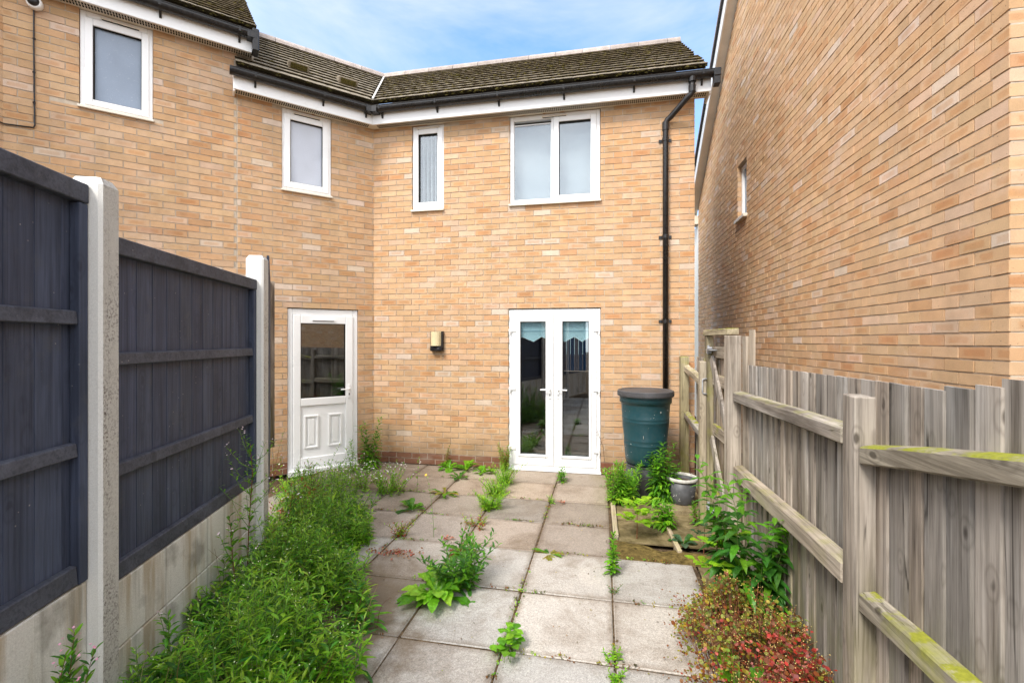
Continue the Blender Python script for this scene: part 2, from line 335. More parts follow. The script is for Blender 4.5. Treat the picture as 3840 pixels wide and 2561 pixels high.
# ------------------------------------------------------------------ bricks
PAL = [((.54, .352, .202), 34), ((.525, .330, .182), 26), ((.545, .360, .218), 20), ((.56, .388, .262), 9), ((.585, .455, .35), 3), ((.495, .285, .148), 8)]
PALW = [x for c, n in PAL for x in [c]*n]
def brick_rects(u0, u1, z0, z1, off=0., ztop=None):
    r = int(round(z0/.075))
    while r*.075 < z1-.01:
        a = r*.075+.005; b = min(r*.075+.070, z1)
        k = math.floor((u0-off)/.225)-1
        while True:
            s0 = off+k*.225+(.1125 if r % 2 else 0)+.005; s1 = s0+.215; k += 1
            if s0 > u1: break
            s0_, s1_ = max(s0, u0), min(s1, u1)
            if s1_-s0_ < .02: continue
            if ztop and ztop((s0_+s1_)/2) < b-.02: continue
            yield r, s0_, s1_, a, b, s0, s1
        r += 1
def bricks(mb, u0, u1, z0, z1, ops=(), off=0., depth=.1, ztop=None, red=0):
    for r, a, b, c, d, o0, o1 in brick_rects(u0, u1, z0, z1, off, ztop):
        segs = [(a, b, c, d)]
        for (x0, x1, y0, y1) in ops:
            n = []
            for (p, q, e, g) in segs:
                if q <= x0 or p >= x1 or g <= y0 or e >= y1: n.append((p, q, e, g)); continue
                if e < y0-.012: n.append((p, q, e, y0-.003)); continue
                if g > y1+.012: n.append((p, q, y1+.003, g)); continue
                if p < x0: n.append((p, x0, e, g))
                if q > x1: n.append((x1, q, e, g))
            segs = n
        base = rnd.choice(PALW)
        if r < red: base = (.26, .095, .062)
        col = jit(base, .07)
        for (p, q, e, g) in segs:
            if q-p < .012: continue
            w_ = rnd.uniform(-.0022, .0022)
            t = [rnd.uniform(-.0024, .0024) for _ in range(4)]
            vs = [(p, -depth, e), (q, -depth, e), (q, w_, e+t[0]), (p, w_, e+t[1]), (p, -depth, g), (q, -depth, g), (q, w_, g+t[2]), (p, w_, g+t[3])]
            L = (o1-o0); fu = lambda x: (x-o0)/L
            uvf = [(fu(p), 0), (fu(q), 0), (fu(q), 1), (fu(p), 1)]
            z4 = [(0, 0)]*4
            uvs = [z4, z4, z4, z4, [uvf[1], uvf[0], uvf[3], uvf[2]], z4]
            mb.add(vs, MB.BF, col, uvs)
def mortar(mb, u0, u1, z0, z1, ops=(), w0=-.25, w1=-.0065):
    e = .003
    us = sorted({u0, u1, *[x for o in ops for x in (o[0]-e, o[1]+e) if u0 < x < u1]}); zs = sorted({z0, z1, *[x for o in ops for x in (o[2]-e, o[3]+e) if z0 < x < z1]})
    for i in range(len(us)-1):
        for j in range(len(zs)-1):
            cu = (us[i]+us[i+1])/2; cz = (zs[j]+zs[j+1])/2
            if any(o[0]-e < cu < o[1]+e and o[2]-e < cz < o[3]+e for o in ops): continue
            mb.box(us[i], us[i+1], w0, w1, zs[j], zs[j+1])
def brick_wall(name, parent, fr, u0, u1, z0, z1, ops=(), off=0., ztop=None, red=0, label=None):
    m = MB(fr); bricks(m, u0, u1, z0, z1, ops, off, ztop=ztop, red=red)
    o = m.build(name, 'brick', parent, recalc=True)
    k = MB(fr); mortar(k, u0+.002 if u0 > .5 else u0-.12, u1-.002, z0, z1-.002, ops); k.build('mortar', 'mortar', o)
    if label: o['label'] = label
    return o

# ------------------------------------------------------------------ the two houses
house = thing("brick_house", (P0[0], P0[1], 0), "buff brick house with french doors, white side door and mossy tiled roof", "house")
OPA = [(1.918, 3.106, -.1, 2.1), (1.932, 3.103, 3.45, 4.62), (.567, 1.024, 3.45, 4.62)]
OPB = [(.215, 1.092, -.1, 2.1), (.562, 1.155, 3.575, 4.62)]
OPC = [(2.425, 3.026, 4.085, 5.10)]
wallA = brick_wall("wall", house, FA, -.03, 4.225, 0, 4.66, OPA, red=2)
wallB = brick_wall("wall", house, FB, -.03, 1.629, 0, 4.66, OPB, off=.02, red=2)
m = MB(FA); m.box(4.0, 4.224, -3.5, -.251, 0, 4.66); m.box(0, 4.224, -3.52, -3.502, 0, 1.05); m.box(0, 2.35, -3.52, -3.502, 1.05, 2.3); m.box(3.6, 4.224, -3.52, -3.502, 1.05, 2.3); m.box(0, 4.224, -3.52, -3.502, 2.3, 4.66)
m.M = FB; m.box(-.7, 1.62, -3.5, -3.3, 0, 4.66)
m.build("rear_wall", 'mortar', house)
m = MB(FA); m.box(.3, 3.99, -3.5, -.26, -.12, -.02); m.box(.3, 3.99, -3.5, -.26, 2.35, 2.45); m.box(.3, .36, -3.5, -.26, -.02, 2.35); m.box(3.93, 3.99, -3.5, -.26, -.02, 2.35)
m.box(.3, 2.35, -3.5, -3.44, -.02, 2.35); m.box(3.6, 3.93, -3.5, -3.44, -.02, 2.35); m.box(2.35, 3.6, -3.5, -3.44, -.02, 1.06); m.box(2.35, 3.6, -3.5, -3.44, 2.25, 2.35)
for (a, b) in ((.4, 1.4), (1.75, 3.9)):
    m.box(a, b, -2.2, -2.1, 3.0, 4.7); m.box(a, a+.05, -2.1, -.26, 3.0, 4.7); m.box(b-.05, b, -2.1, -.26, 3.0, 4.7); m.box(a+.05, b-.05, -2.1, -.26, 3.0, 3.05); m.box(a+.05, b-.05, -2.1, -.26, 4.66, 4.7)
m.M = FB; m.box(.1, 1.5, -2.0, -1.9, 0, 2.3); m.box(.1, .15, -1.9, -.26, 0, 2.3); m.box(1.45, 1.5, -1.9, -.26, 0, 2.3); m.box(.15, 1.45, -1.9, -.26, -.05, 0); m.box(.15, 1.45, -1.9, -.26, 2.25, 2.3)
m.build("room", 'room', house)
m = MB(FB); m.box(1.629, 1.641, -.03, -.004, 0, 4.66); m.build("movement_joint", 'mortar', house)

nb = thing("neighbour_house", (P0[0]-S2*1.65, P0[1]-S2*1.65, 0), "taller neighbouring buff brick house joined at the left with one frosted window", "house")
wallC = brick_wall("wall", nb, FB, 1.641, UC, 0, 5.15, OPC, off=.09)
wallD = brick_wall("wall", nb, FD, -.03, 1.5, 0, 5.15, [], off=.03)
m = MB(FB); m.box(1.645, 1.85, -3.5, -.252, 4.4, 5.1); m.box(1.645, 4.5, -3.6, -3.5, 0, 5.1)
m.prism([(-.26, 5.1), (-1.86, 6.32), (-3.5, 5.1)], 1.645, 1.85, lambda p, q, t: (t, p, q)); m.build("gable_wall", 'mortar', nb)

# windows and doors ------------------------------------------------
def window(parent, fr, op, panes, sash, glass, vent=True, label=None, w=-.02, vent_u=None):
    u0, u1, z0, z1 = op; u0 += .004; u1 -= .004; z0 += .03
    m = MB(fr); m.ring(u0, u1, z0, z1-.004, .05, w-.07, w, .045, .06)
    if len(panes) > 1: m.box(panes[0][1]+.006, panes[1][0]-.006 if not sash[1] else sash[1][0]-.002, w-.07, w-.001, z0+.045, z1-.064)
    o = m.build("window", 'pvc', parent, bevel=.006, seg=2)
    if label: o['label'] = label
    for i, p in enumerate(panes):
        a = MB(fr); a.box(p[0], p[1], w-.035, w-.029, p[2], p[3]); a.build("glass", glass, o)
        if sash[i]:
            s = sash[i]; q = MB(fr); q.ring(s[0], s[1], s[2], s[3], p[0]-s[0], w-.05, w+.014, p[2]-s[2], s[3]-p[3]); q.build("sash", 'pvc', o, bevel=.007, seg=2)
            g = MB(fr); g.ring(p[0]-.004, p[1]+.004, p[2]-.004, p[3]+.004, .009, w-.028, w+.001); g.build("gasket", 'rubber', o)
        else:
            g = MB(fr); g.ring(p[0]-.012, p[1]+.012, p[2]-.012, p[3]+.012, .012, w-.036, w-.02); g.build("glazing_bead", 'pvc', o)
    q = MB(fr); q.hexa([(u0-.012, w-.06, z0-.03), (u1+.012, w-.06, z0-.03), (u1+.012, .035, z0-.042), (u0-.012, .035, z0-.042), (u0-.012, w-.06, z0-.002), (u1+.012, w-.06, z0-.002), (u1+.012, .035, z0-.016), (u0-.012, .035, z0-.016)])
    q.build("sill", 'cream', o, bevel=.004)
    if vent:
        c = vent_u or (u0+u1)/2; q = MB(fr); q.box(c-.16, c+.16, w, w+.018, z1-.05, z1-.032); q.build("trickle_vent", 'cream', o, bevel=.004)
        q = MB(fr); q.box(c-.15, c+.15, w, w+.012, z1-.056, z1-.0505); q.build("vent_gap", 'rubber', o)
    return o
X0 = -P0[0]
window(house, FA, OPA[1], [(-1.137+X0, -.656+X0, 3.51, 4.50), (-.549+X0, -.13+X0, 3.555, 4.50)], [None, (-.618+X0, -.076+X0, 3.49, 4.565)], 'glass', label="wide two-pane window")
window(house, FA, OPA[2], [(-2.471+X0, -2.199+X0, 3.57, 4.50)], [(-2.545+X0, -2.123+X0, 3.49, 4.57)], 'glass', label="narrow window with vertical blind")
window(house, FB, OPB[1], [(.671, 1.055, 3.70, 4.488)], [(.599, 1.128, 3.623, 4.56)], 'frostpale', label="pale frosted window")
window(nb, FB, OPC[0], [(2.526, 2.914, 4.19, 4.96)], [(2.462, 2.985, 4.125, 5.03)], 'frostdark', label="blue-grey frosted window", vent_u=2.7)
m = MB(FA)
for i in range(6): m.box(.60+i*.06, .605+i*.06, -.20-.03, -.2+.03, 3.45, 4.6)
m.build("vertical_blind", 'pvc', house)
m = MB(FA); m.box(1.96, 3.08, -.215, -.21, 3.47, 4.56, (.47, .50, .57, .5)); m.build("pane_sheet", 'pvc', house)  # grey sheet added behind the panes; its colour stands in for reflected cloud

def handle(fr, u, z, parent, s, w):
    m = MB(fr); m.box(u-.015, u+.015, w, w+.012, z-.12, z+.06); m.tube([(u, w+.01, z), (u, w+.05, z), (u+s*.02, w+.058, z), (u+s*.12, w+.058, z-.002)], .0095, 8)
    o = m.build("handle", 'pvc', parent, bevel=.004)
    m = MB(fr); m.box(u-.006, u+.006, w+.012, w+.0135, z-.085, z-.058); m.build("keyhole", 'rubber', parent)
    return o
# french doors
fd = MB(FA); a0, a1 = 1.922, 3.102; fd.ring(a0, a1, .02, 2.092, .055, -.09, -.02, .055, .055); fd.box(a0-.01, a1+.01, -.09, .03, 0, .022)
fd = fd.build("french_doors", 'pvc', house, bevel=.006, seg=2); fd['label'] = "white double glazed french doors"
mid = -.612+X0
for (l, r, p, q, s) in ((a0+.045, mid-.003, -1.052+X0, -.718+X0, -1), (mid+.003, a1-.045, -.503+X0, -.167+X0, 1)):
    m = MB(FA); m.ring(l, r, .068, 2.05, .0, -.08, -.006) if False else None
    m.box(l, p, -.075, -.004, .068, 2.05); m.box(q, r, -.075, -.004, .068, 2.05); m.box(p, q, -.075, -.004, .068, .208); m.box(p, q, -.075, -.004, 1.93, 2.05)
    m.build("door_leaf", 'pvc', fd, bevel=.008, seg=2)
    m = MB(FA); m.ring(p-.03, q+.03, .178, 1.96, .03, -.004, .008); m.build("glazing_bead", 'pvc', fd, bevel=.006, seg=2)
    m = MB(FA); m.ring(p, q, .208, 1.93, .006, -.03, -.012); m.build("gasket", 'rubber', fd)
    m = MB(FA); m.box(p, q, -.040, -.034, .208, 1.93); m.build("glass", 'glass', fd)
    handle(FA, (q if s < 0 else p)-s*.055, 1.055, fd, s*1.0, .0) if False else handle(FA, (q+.055 if s < 0 else p-.055), 1.055, fd, s, -.004)
    for z in (1.81, 1.05, .275):
        m = MB(FA); uu = l if s < 0 else r
        m.box(uu-.045, uu+.045, -.004, .010, z-.012, z+.028); m.tube([(uu-(-s)*0+s*.03, .008, z-.05), (uu+s*.03, .008, z+.03)], .010, 8); m.build("hinge", 'pvc', fd, bevel=.003)
    m = MB(FA)   # scalloped roller blind
    n = 2; pts = [(p-.02, 1.95), (p-.02, 1.73)]
    zz = [1.73, 1.665, 1.735, 1.665+.02] if s < 0 else [1.665, 1.735, 1.665, 1.735]
    for i in range(1, 4): pts.append((p-.02+(q-p+.04)*i/4, 1.665 if (i % 2) == (1 if s < 0 else 0) else 1.735))
    if s < 0: pts = [(p-.02, 1.95), (p-.02, 1.715), (p+.02, 1.73), ((p+q)/2, 1.67), (q-.06, 1.735), (q+.02, 1.70)]
    else: pts = [(p-.02, 1.95), (p-.02, 1.685), (p+.03, 1.67), ((p+q)/2-.02, 1.735), (q-.09, 1.67), (q+.02, 1.735)]
    pts.append((q+.02, 1.95))
    m.prism(pts, -.063, -.060, lambda x, z, t: (x, t, z)); m.box(p-.02, q+.02, -.060, -.056, 1.80, 1.815, (.6, .66, .7, .5)); m.build("pane_sheet", 'blind', fd)
    m = MB(FA)
    for i in range(1, len(pts)-2): m.beam((pts[i][0], -.0585, pts[i][1]), (pts[i+1][0], -.0585, pts[i+1][1]), .004, .016, (0, 1, 0))
    m.build("blind_trim", 'pvc', fd)
m = MB(FA); m.box(mid-.0035, mid+.0035, -.07, -.03, .068, 2.05); m.build("meeting_gap", 'rubber', fd)
m = MB(FA)
for i in range(16):
    u = 2.33+i*.082; m.box(u, u+.077, -3.42, -3.415, 1.08, 2.3, (.09, .13, .42, .5) if i % 3 else (.28, .20, .44, .5))
m.build("vertical_blind", 'slat', house)
# half glazed side door
g0, g1 = .219, 1.088
m = MB(FB); m.ring(g0, g1, .0, 2.092, .06, -.09, -.02, .06, .075); m.box(g0, g1, -.09, .04, -.04, .03); sd = m.build("side_door", 'pvc', house, bevel=.007, seg=2); sd['label'] = "white half glazed back door"
m = MB(FB); l, r, p, q = .282, 1.025, .38, .935
m.box(l, p, -.07, -.006, .062, 2.015); m.box(q, r, -.07, -.006, .062, 2.015); m.box(p, q, -.07, -.006, .062, .175); m.box(p, q, -.07, -.006, .84, .94); m.box(p, q, -.07, -.006, 1.905, 2.015)
m.build("door_leaf", 'pvc', sd, bevel=.008, seg=2)
m = MB(FB); m.box(p, q, -.055, -.022, .175, .84)
for (x0, x1) in ((.72, .895), (.425, .60)):
    m.ring(x0, x1, .29, .715, .022, -.022, -.008); m.box(x0+.05, x1-.05, -.022, -.014, .34, .665)
m.build("door_panel", 'pvc', sd, bevel=.005, seg=2)
m = MB(FB); m.box(p, q, -.046, -.04, .94, 1.905); m.build("glass", 'glass', sd)
m = MB(FB); m.ring(p, q, .94, 1.905, .007, -.035, -.015); m.build("gasket", 'rubber', sd)
m = MB(FB); m.box(.52, .80, -.006, .006, 1.945, 1.965); m.build("trickle_vent", 'pvc', sd); m = MB(FB); m.box(.53, .79, -.006, .003, 1.938, 1.945); m.build("vent_gap", 'rubber', sd)
handle(FB, .335, 1.035, sd, 1, -.006)

# eaves -------------------------------------------------------------
T22 = math.tan(R(22.5))
def eaves(parent, fr, dz, u0, u1, miter, ends, brk, gu1, vents=True):
    """u0 end is mitred at the inner corner when miter; dz lifts the whole profile"""
    zS = 4.62+dz
    us = lambda wv: T22*wv if miter else u0
    def strip(mb, w0, w1, z0, z1, e=u1): mb.hexa([(us(w0), w0, z0), (e, w0, z0), (e, w1, z0), (us(w1), w1, z0), (us(w0), w0, z1), (e, w0, z1), (e, w1, z1), (us(w1), w1, z1)])
    m = MB(fr); strip(m, -.02, .149, zS+.002, zS+.014); m.build("soffit", 'cream', parent)
    m = MB(fr); strip(m, .15, .168, zS-.012, zS+.235)
    for e in ends: m.box(min(e, e+.018), max(e, e+.018), -.1, .1495, zS-.03, zS+.21)
    m.build("fascia", 'pvc', parent, bevel=.003)
    m = MB(fr); x = (.1 if miter else u0+.02)
    while x < u1-.03:
        for (wa, wb) in ((.035, .066), (.08, .111)): m.box(x, x+.013, wa, wb, zS-.0025, zS+.001)
        x += .024
    m.build("soffit_vent", 'rubber', parent)
    m = MB(fr); prof = []; c = .227; zt = zS+.182
    for i in range(13):
        t = math.pi*i/12; prof.append((c-.057*math.cos(t), zt-.066*max(0, math.sin(t))**.75))
    inner = [(c+(p-c)*.93, q+.004) for p, q in reversed(prof)]
    poly = prof+inner
    n = len(poly); ua = [(us(p) if miter else u0) for p, q in poly]
    vs = [(ua[i], poly[i][0], poly[i][1]) for i in range(n)]+[(gu1, p, q) for p, q in poly]
    m.add(vs, [(i, (i+1) % n, n+(i+1) % n, n+i) for i in range(n)]+[tuple(range(n, 2*n))])
    m.tube([(us(c+.06) if miter else u0, c+.058, zt), (gu1, c+.058, zt)], .005, 6)
    for e in ([gu1] if miter else [gu1, u0]):   # stop ends
        m.prism([(c-.062, zt+.004)]+[(c-.062*math.cos(math.pi*i/8), zt-.071*math.sin(math.pi*i/8)**.75) for i in range(1, 8)]+[(c+.062, zt+.004)], e-.006, e+.02, lambda p, q, t: (t, p, q))
    for b in brk[1]: m.box(b-.045, b+.045, c-.061, c+.061, zt-.075, zt-.004)
    gt = m.build("gutter", 'black', parent, smooth=False)
    for b in brk[0]:
        m = MB(fr); m.prism([(.1685, zt-.03), (.1685, zt-.125), (.178, zt-.125), (.205, zt-.075), (.282, zt-.045), (.29, zt+.004), (.2845, zt+.004), (.27, zt-.035)], b-.011, b+.011, lambda p, q, t: (t, p, q)); m.build("bracket", 'black', gt)
    return gt
gA = eaves(house, FA, 0, 0, 4.375, True, [4.36, ], ([.22, 1.0, 1.83, 2.66, 3.50, 4.27], [.14]), 4.44)
eaves(house, FB, 0, 0, 1.68, True, [1.662], ([.16, .70, 1.46], [.14]), 1.70)
eaves(nb, FB, .475, 1.47, 4.2, False, [1.47], ([1.62, 2.35, 3.1, 3.8], [1.50]), 4.2)
m = MB(FA); m.box(4.385, 4.455, .19, .285, 4.63, 4.72); m.box(4.385, 4.46, .185, .29, 4.72, 4.81); m.build("gutter_end", 'black', gA, bevel=.006)
m = MB(FB); m.box(1.425, 1.495, .13, .285, 5.06, 5.32); m.build("verge_end", 'black', nb, bevel=.01)

# downpipe: gutter outlet, swan neck, long fall to the water butt
m = MB(FA); ux = .755+X0; uo = 4.155
m.tube([(uo, .227, 4.745), (uo, .227, 4.60), (uo-.01, .222, 4.565), (uo-.045, .208, 4.54), (ux+.06, .065, 4.395), (ux+.02, .052, 4.365), (ux, .048, 4.33), (ux, .048, 1.10)], .034, 16)
dp = m.build("downpipe", 'black', house, smooth=True)
m = MB(FA); m.tube([(uo, .227, 4.66), (uo, .227, 4.58)], .041, 16); m.build("pipe_socket", 'black', dp); m = MB(FA); m.tube([(ux, .048, 4.34), (ux, .048, 4.24)], .040, 16); m.build("pipe_socket", 'black', dp); m = MB(FA); m.tube([(uo, .227, 4.77), (uo, .227, 4.70)], .044, 16); m.build("gutter_outlet", 'black', dp)
for z in (4.13, 2.95, 2.02-.1):
    m = MB(FA); m.tube([(ux, .048, z-.022), (ux, .048, z+.022)], .040, 16); m.box(ux-.075, ux+.075, 0, .012, z-.018, z+.018); m.build("pipe_clip", 'black', dp)

# roofs ---------------------------------------------------------------
SL = R(38); GA = .2
def roof(parent, fr, dz, umin, umax, mat, rows=12, we=.169, ze=4.905, mossn=0, seed=1, name="roof"):
    rg = random.Random(seed); m = MB(fr); mo = MB(fr); cs, sn = math.cos(SL), math.sin(SL)
    def P(u, v, h): return (u, we-v*cs-h*(-sn)*1.0 if False else we-v*cs+h*sn, ze+dz+v*sn+h*cs)
    for i in range(rows):
        v0, v1 = i*GA-(.05 if i == 0 else 0), min((i+1)*GA+.06, rows*GA)
        lo = umin(we-v0*cs); hi = umax
        u = lo-(rg.random()*.1+(.15 if i % 2 else 0))
        while u < hi:
            a, b = max(u, lo), min(u+.296, hi); u += .30
            if b-a < .02: continue
            h0 = rg.uniform(-.001, .002); N = 6; vs = []
            for k in range(N+1):
                uu = a+(b-a)*k/N; hh = .003*abs(math.sin(math.pi*2*(uu-u)/.3))
                vs += [P(uu, v0+.014, .0), P(uu, v0+rg.uniform(.0, .005), .0345+h0), P(uu, v0-.004, .041+h0+hh), P(uu, v1, .010+hh)]
            fs = []
            for k in range(N): j = k*4; fs += [(j, j+4, j+5, j+1), (j+1, j+5, j+6, j+2), (j+2, j+6, j+7, j+3)]
            fs += [(0, 1, 2, 3), (N*4, N*4+3, N*4+2, N*4+1)]
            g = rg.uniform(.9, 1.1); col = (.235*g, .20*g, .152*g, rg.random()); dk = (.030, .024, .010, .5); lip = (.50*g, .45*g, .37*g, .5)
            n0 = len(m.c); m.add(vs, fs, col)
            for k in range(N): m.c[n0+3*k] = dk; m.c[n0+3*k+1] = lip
        for _ in range(int(mossn*(hi-lo))):
            uu = rg.uniform(lo, hi); r_ = rg.uniform(.007, .017)*(1 if rg.random() < .9 else 1.6); q = P(uu, v0+rg.uniform(-.008, .004), rg.choice([rg.uniform(.0, .02), rg.uniform(.01, .034)]))
            n = 6; el_ = rg.uniform(1, 2.2); vv = [(q[0], q[1]+.2*r_, q[2]+r_*.9)]+[(q[0]+r_*el_*math.cos(t*2*math.pi/n), q[1]+r_*.8*math.sin(t*2*math.pi/n), q[2]+rg.uniform(-.3, .25)*r_) for t in range(n)]+[(q[0], q[1], q[2]-r_*.6)]
            mo.add(vv, [(0, 1+t, 1+(t+1) % n) for t in range(n)]+[(7, 1+(t+1) % n, 1+t) for t in range(n)])
    # deck under the tiles and the far slope
    vr = rows*GA; wr = we-vr*cs; zr = ze+dz+vr*sn
    m.hexa([(umin(we), we, ze+dz-.03), (umax-.01, we, ze+dz-.03), (umax-.01, wr, zr-.03), (umin(wr), wr, zr-.03), (umin(we), we, ze+dz), (umax-.01, we, ze+dz), (umax-.01, wr, zr), (umin(wr), wr, zr)], (.08, .07, .06, .5))
    w2 = 2*wr-we
    m.hexa([(umin(wr), wr, zr-.03), (umax-.01, wr, zr-.03), (umax-.01, w2, ze+dz-.03), (umin(wr), w2, ze+dz-.03), (umin(wr), wr, zr), (umax-.01, wr, zr), (umax-.01, w2, ze+dz), (umin(wr), w2, ze+dz)], (.2, .17, .14, .5))
    o = m.build(name, mat, parent, recalc=False)
    if mossn: tag(mo.build("moss", 'moss', o, recalc=False), kind="stuff")
    # ridge tiles
    k = MB(fr); u = umin(wr); 
    while u < umax:
        b = min(u+.44, umax); c = rg.uniform(.85, 1.12)
        pr = [(wr+.115*math.cos(math.pi*(t/8)), zr-.035+.118*math.sin(math.pi*(t/8))) for t in range(9)]
        k.prism(pr, u+.003, b-.003, lambda p, q, t: (t, p, q), (c, c, c, .5)); u += .44
    k.build("ridge", 'ridge', o)
    return o
zero = lambda w_: T22*w_
rA = roof(house, FA, 0, zero, 4.326, 'tile', mossn=30, seed=3)
rB = roof(house, FB, 0, zero, 1.66, 'tile2', mossn=12, seed=5)
roof(nb, FB, .475, lambda w_: 1.45, 4.3, 'tile', mossn=20, seed=8)
m = MB(FA); cs, sn = math.cos(SL), math.sin(SL); vt = 12*GA
m.beam((T22*.16, .16, 4.905+.055), (T22*(.169-vt*cs), .169-vt*cs, 4.905+vt*sn+.05), .022, .02); m.build("valley", 'lead', house)
def vent_tile(u, v):
    f = lambda du, dv, h: (u+du, .169-(v+dv)*cs+h*sn, 4.905+(v+dv)*sn+h*cs)
    m = MB(FB); m.hexa([f(-.13, 0, .03), f(.13, 0, .03), f(.11, .30, .03), f(-.11, .30, .03), f(-.13, 0, .13), f(.13, 0, .13), f(.11, .30, .06), f(-.11, .30, .06)], (.24, .2, .15, .3))
    o = m.build("vent_tile", 'tile', rB, recalc=True, bevel=.012)
    m = MB(FB); m.hexa([f(-.10, -.004, .045), f(.10, -.004, .045), f(.10, .01, .045), f(-.10, .01, .045), f(-.10, -.004, .11), f(.10, -.004, .11), f(.10, .01, .11), f(-.10, .01, .11)]); m.build("grille", 'moss', rB)
vent_tile(.93, .5); vent_tile(.30, .5)

# ------------------------------------------------------------------ the tall gabled house on the right
rh = thing("gabled_house", (2.045, 2.784, 0), "tall buff brick gable wall rising beyond the wooden fence with one small window", "house")
RL = 7.70; RT = lambda u: (4.62+.802*(RL-u)) if u > RL/2 else (4.62+.802*u)
RW = [(4.33, 4.78, 3.5, 4.35)]
brick_wall("wall", rh, FR, 0, RL, 0, 7.6, RW, off=.0, ztop=RT) if False else None
m = MB(FR); bricks(m, 0, RL, 0, 7.65, RW, 0., ztop=RT); wR = m.build("wall", 'brick', rh)
k = MB(FR); mortar(k, .002, RL-.002, 0, 4.6, RW, w1=-.008); k.prism([(.002, 4.601), (RL-.002, 4.601), (RL/2, 4.6+.802*RL/2)], -.25, -.008, lambda p, q, t: (p, t, q)); k.build("mortar", 'mortar', wR)
m = MB(FRN); bricks(m, 0.0, 2.6, 0, 4.6, [], .1125); wR2 = m.build("wall", 'brick', rh); k = MB(FRN); mortar(k, .26, 6, 0, 4.6); k.box(.012, .259, -.249, -.008, 0, 4.6); k.build("mortar", 'mortar', wR2)
m = MB(FR); m.box(RL-.2, RL-.02, -6, -.26, 0, 4.6); m.build("rear_wall", 'mortar', rh)
for s_ in (0, 1):
    A = (RL/2, 4.62+.802*RL/2); B_ = (RL+.30, 4.62-.802*.30) if s_ == 0 else (-.3, 4.62-.802*.3)
    def par(mb, w0, w1, h0, h1): mb.hexa([(A[0], w0, A[1]+h0), (B_[0], w0, B_[1]+h0), (B_[0], w1, B_[1]+h0), (A[0], w1, A[1]+h0), (A[0], w0, A[1]+h1), (B_[0], w0, B_[1]+h1), (B_[0], w1, B_[1]+h1), (A[0], w1, A[1]+h1)])
    m = MB(FR); par(m, -.008, .138, .0, .02); m.build("verge_soffit", 'cream', rh)
    m = MB(FR); par(m, .138, .158, -.02, .22); m.build("bargeboard", 'pvc', rh)
    m = MB(FR); par(m, -6, .19, .2205, .262); m.build("roof", 'black', rh)
    m = MB(FR); par(m, -6, .20, .2625, .30); m.build("verge_tile", 'ridge', rh)
m = MB(FR); m.box(RL, RL+.50, -.05, .0, 0, 4.21); m.box(RL+.0, RL+.3, -.3, .135, 4.22, 4.40); m.build("corner_trim", 'cream', rh)
m = MB(FR); u0, u1, z0, z1 = RW[0]; m.ring(u0+.004, u1-.004, z0+.03, z1-.01, .05, -.12, -.055); ow = m.build("window", 'pvc', rh, bevel=.005)
m = MB(FR); m.box(u0+.05, u1-.05, -.10, -.09, z0+.08, z1-.06); m.build("glass", 'frostdark', ow)
m = MB(FR); m.box(u0-.02, u1+.02, -.12, .05, z0-.02, z0+.028); m.build("sill", 'cream', ow, bevel=.004)

mh = thing("mirrored_house", (5.4, 1.6, 0), "brick house across the side path, mirrored in the white door's glass", "house")
FM = frame((5.4, 1.6), (0, -1), (-1, 0)); m = MB(FM); bricks(m, 0, 7.5, 1.2, 4.8, [(1.6, 2.8, 2.7, 3.9)], 0.); wm = m.build("wall", 'brick', mh)
k = MB(FM); mortar(k, .002, 7.49, 0, 4.79, [(1.6, 2.8, 2.7, 3.9)]); k.build("mortar", 'mortar', wm)
m = MB(FM); m.ring(1.604, 2.796, 2.704, 3.896, .06, -.09, -.03); m.box(2.17, 2.23, -.09, -.03, 2.764, 3.836); wn_ = m.build("window", 'pvc', mh); m = MB(FM); m.box(1.664, 2.17, -.07, -.06, 2.764, 3.836); m.box(2.23, 2.736, -.07, -.06, 2.764, 3.836); m.build("glass", 'frostdark', wn_)
m = MB(FM); m.prism([(.25, 4.8), (-2.4, 6.6), (-5.2, 4.8)], -.1, 7.6, lambda p, q, t: (t, p, q), (.3, .26, .2, .5)); m.build("roof", 'tile', mh)

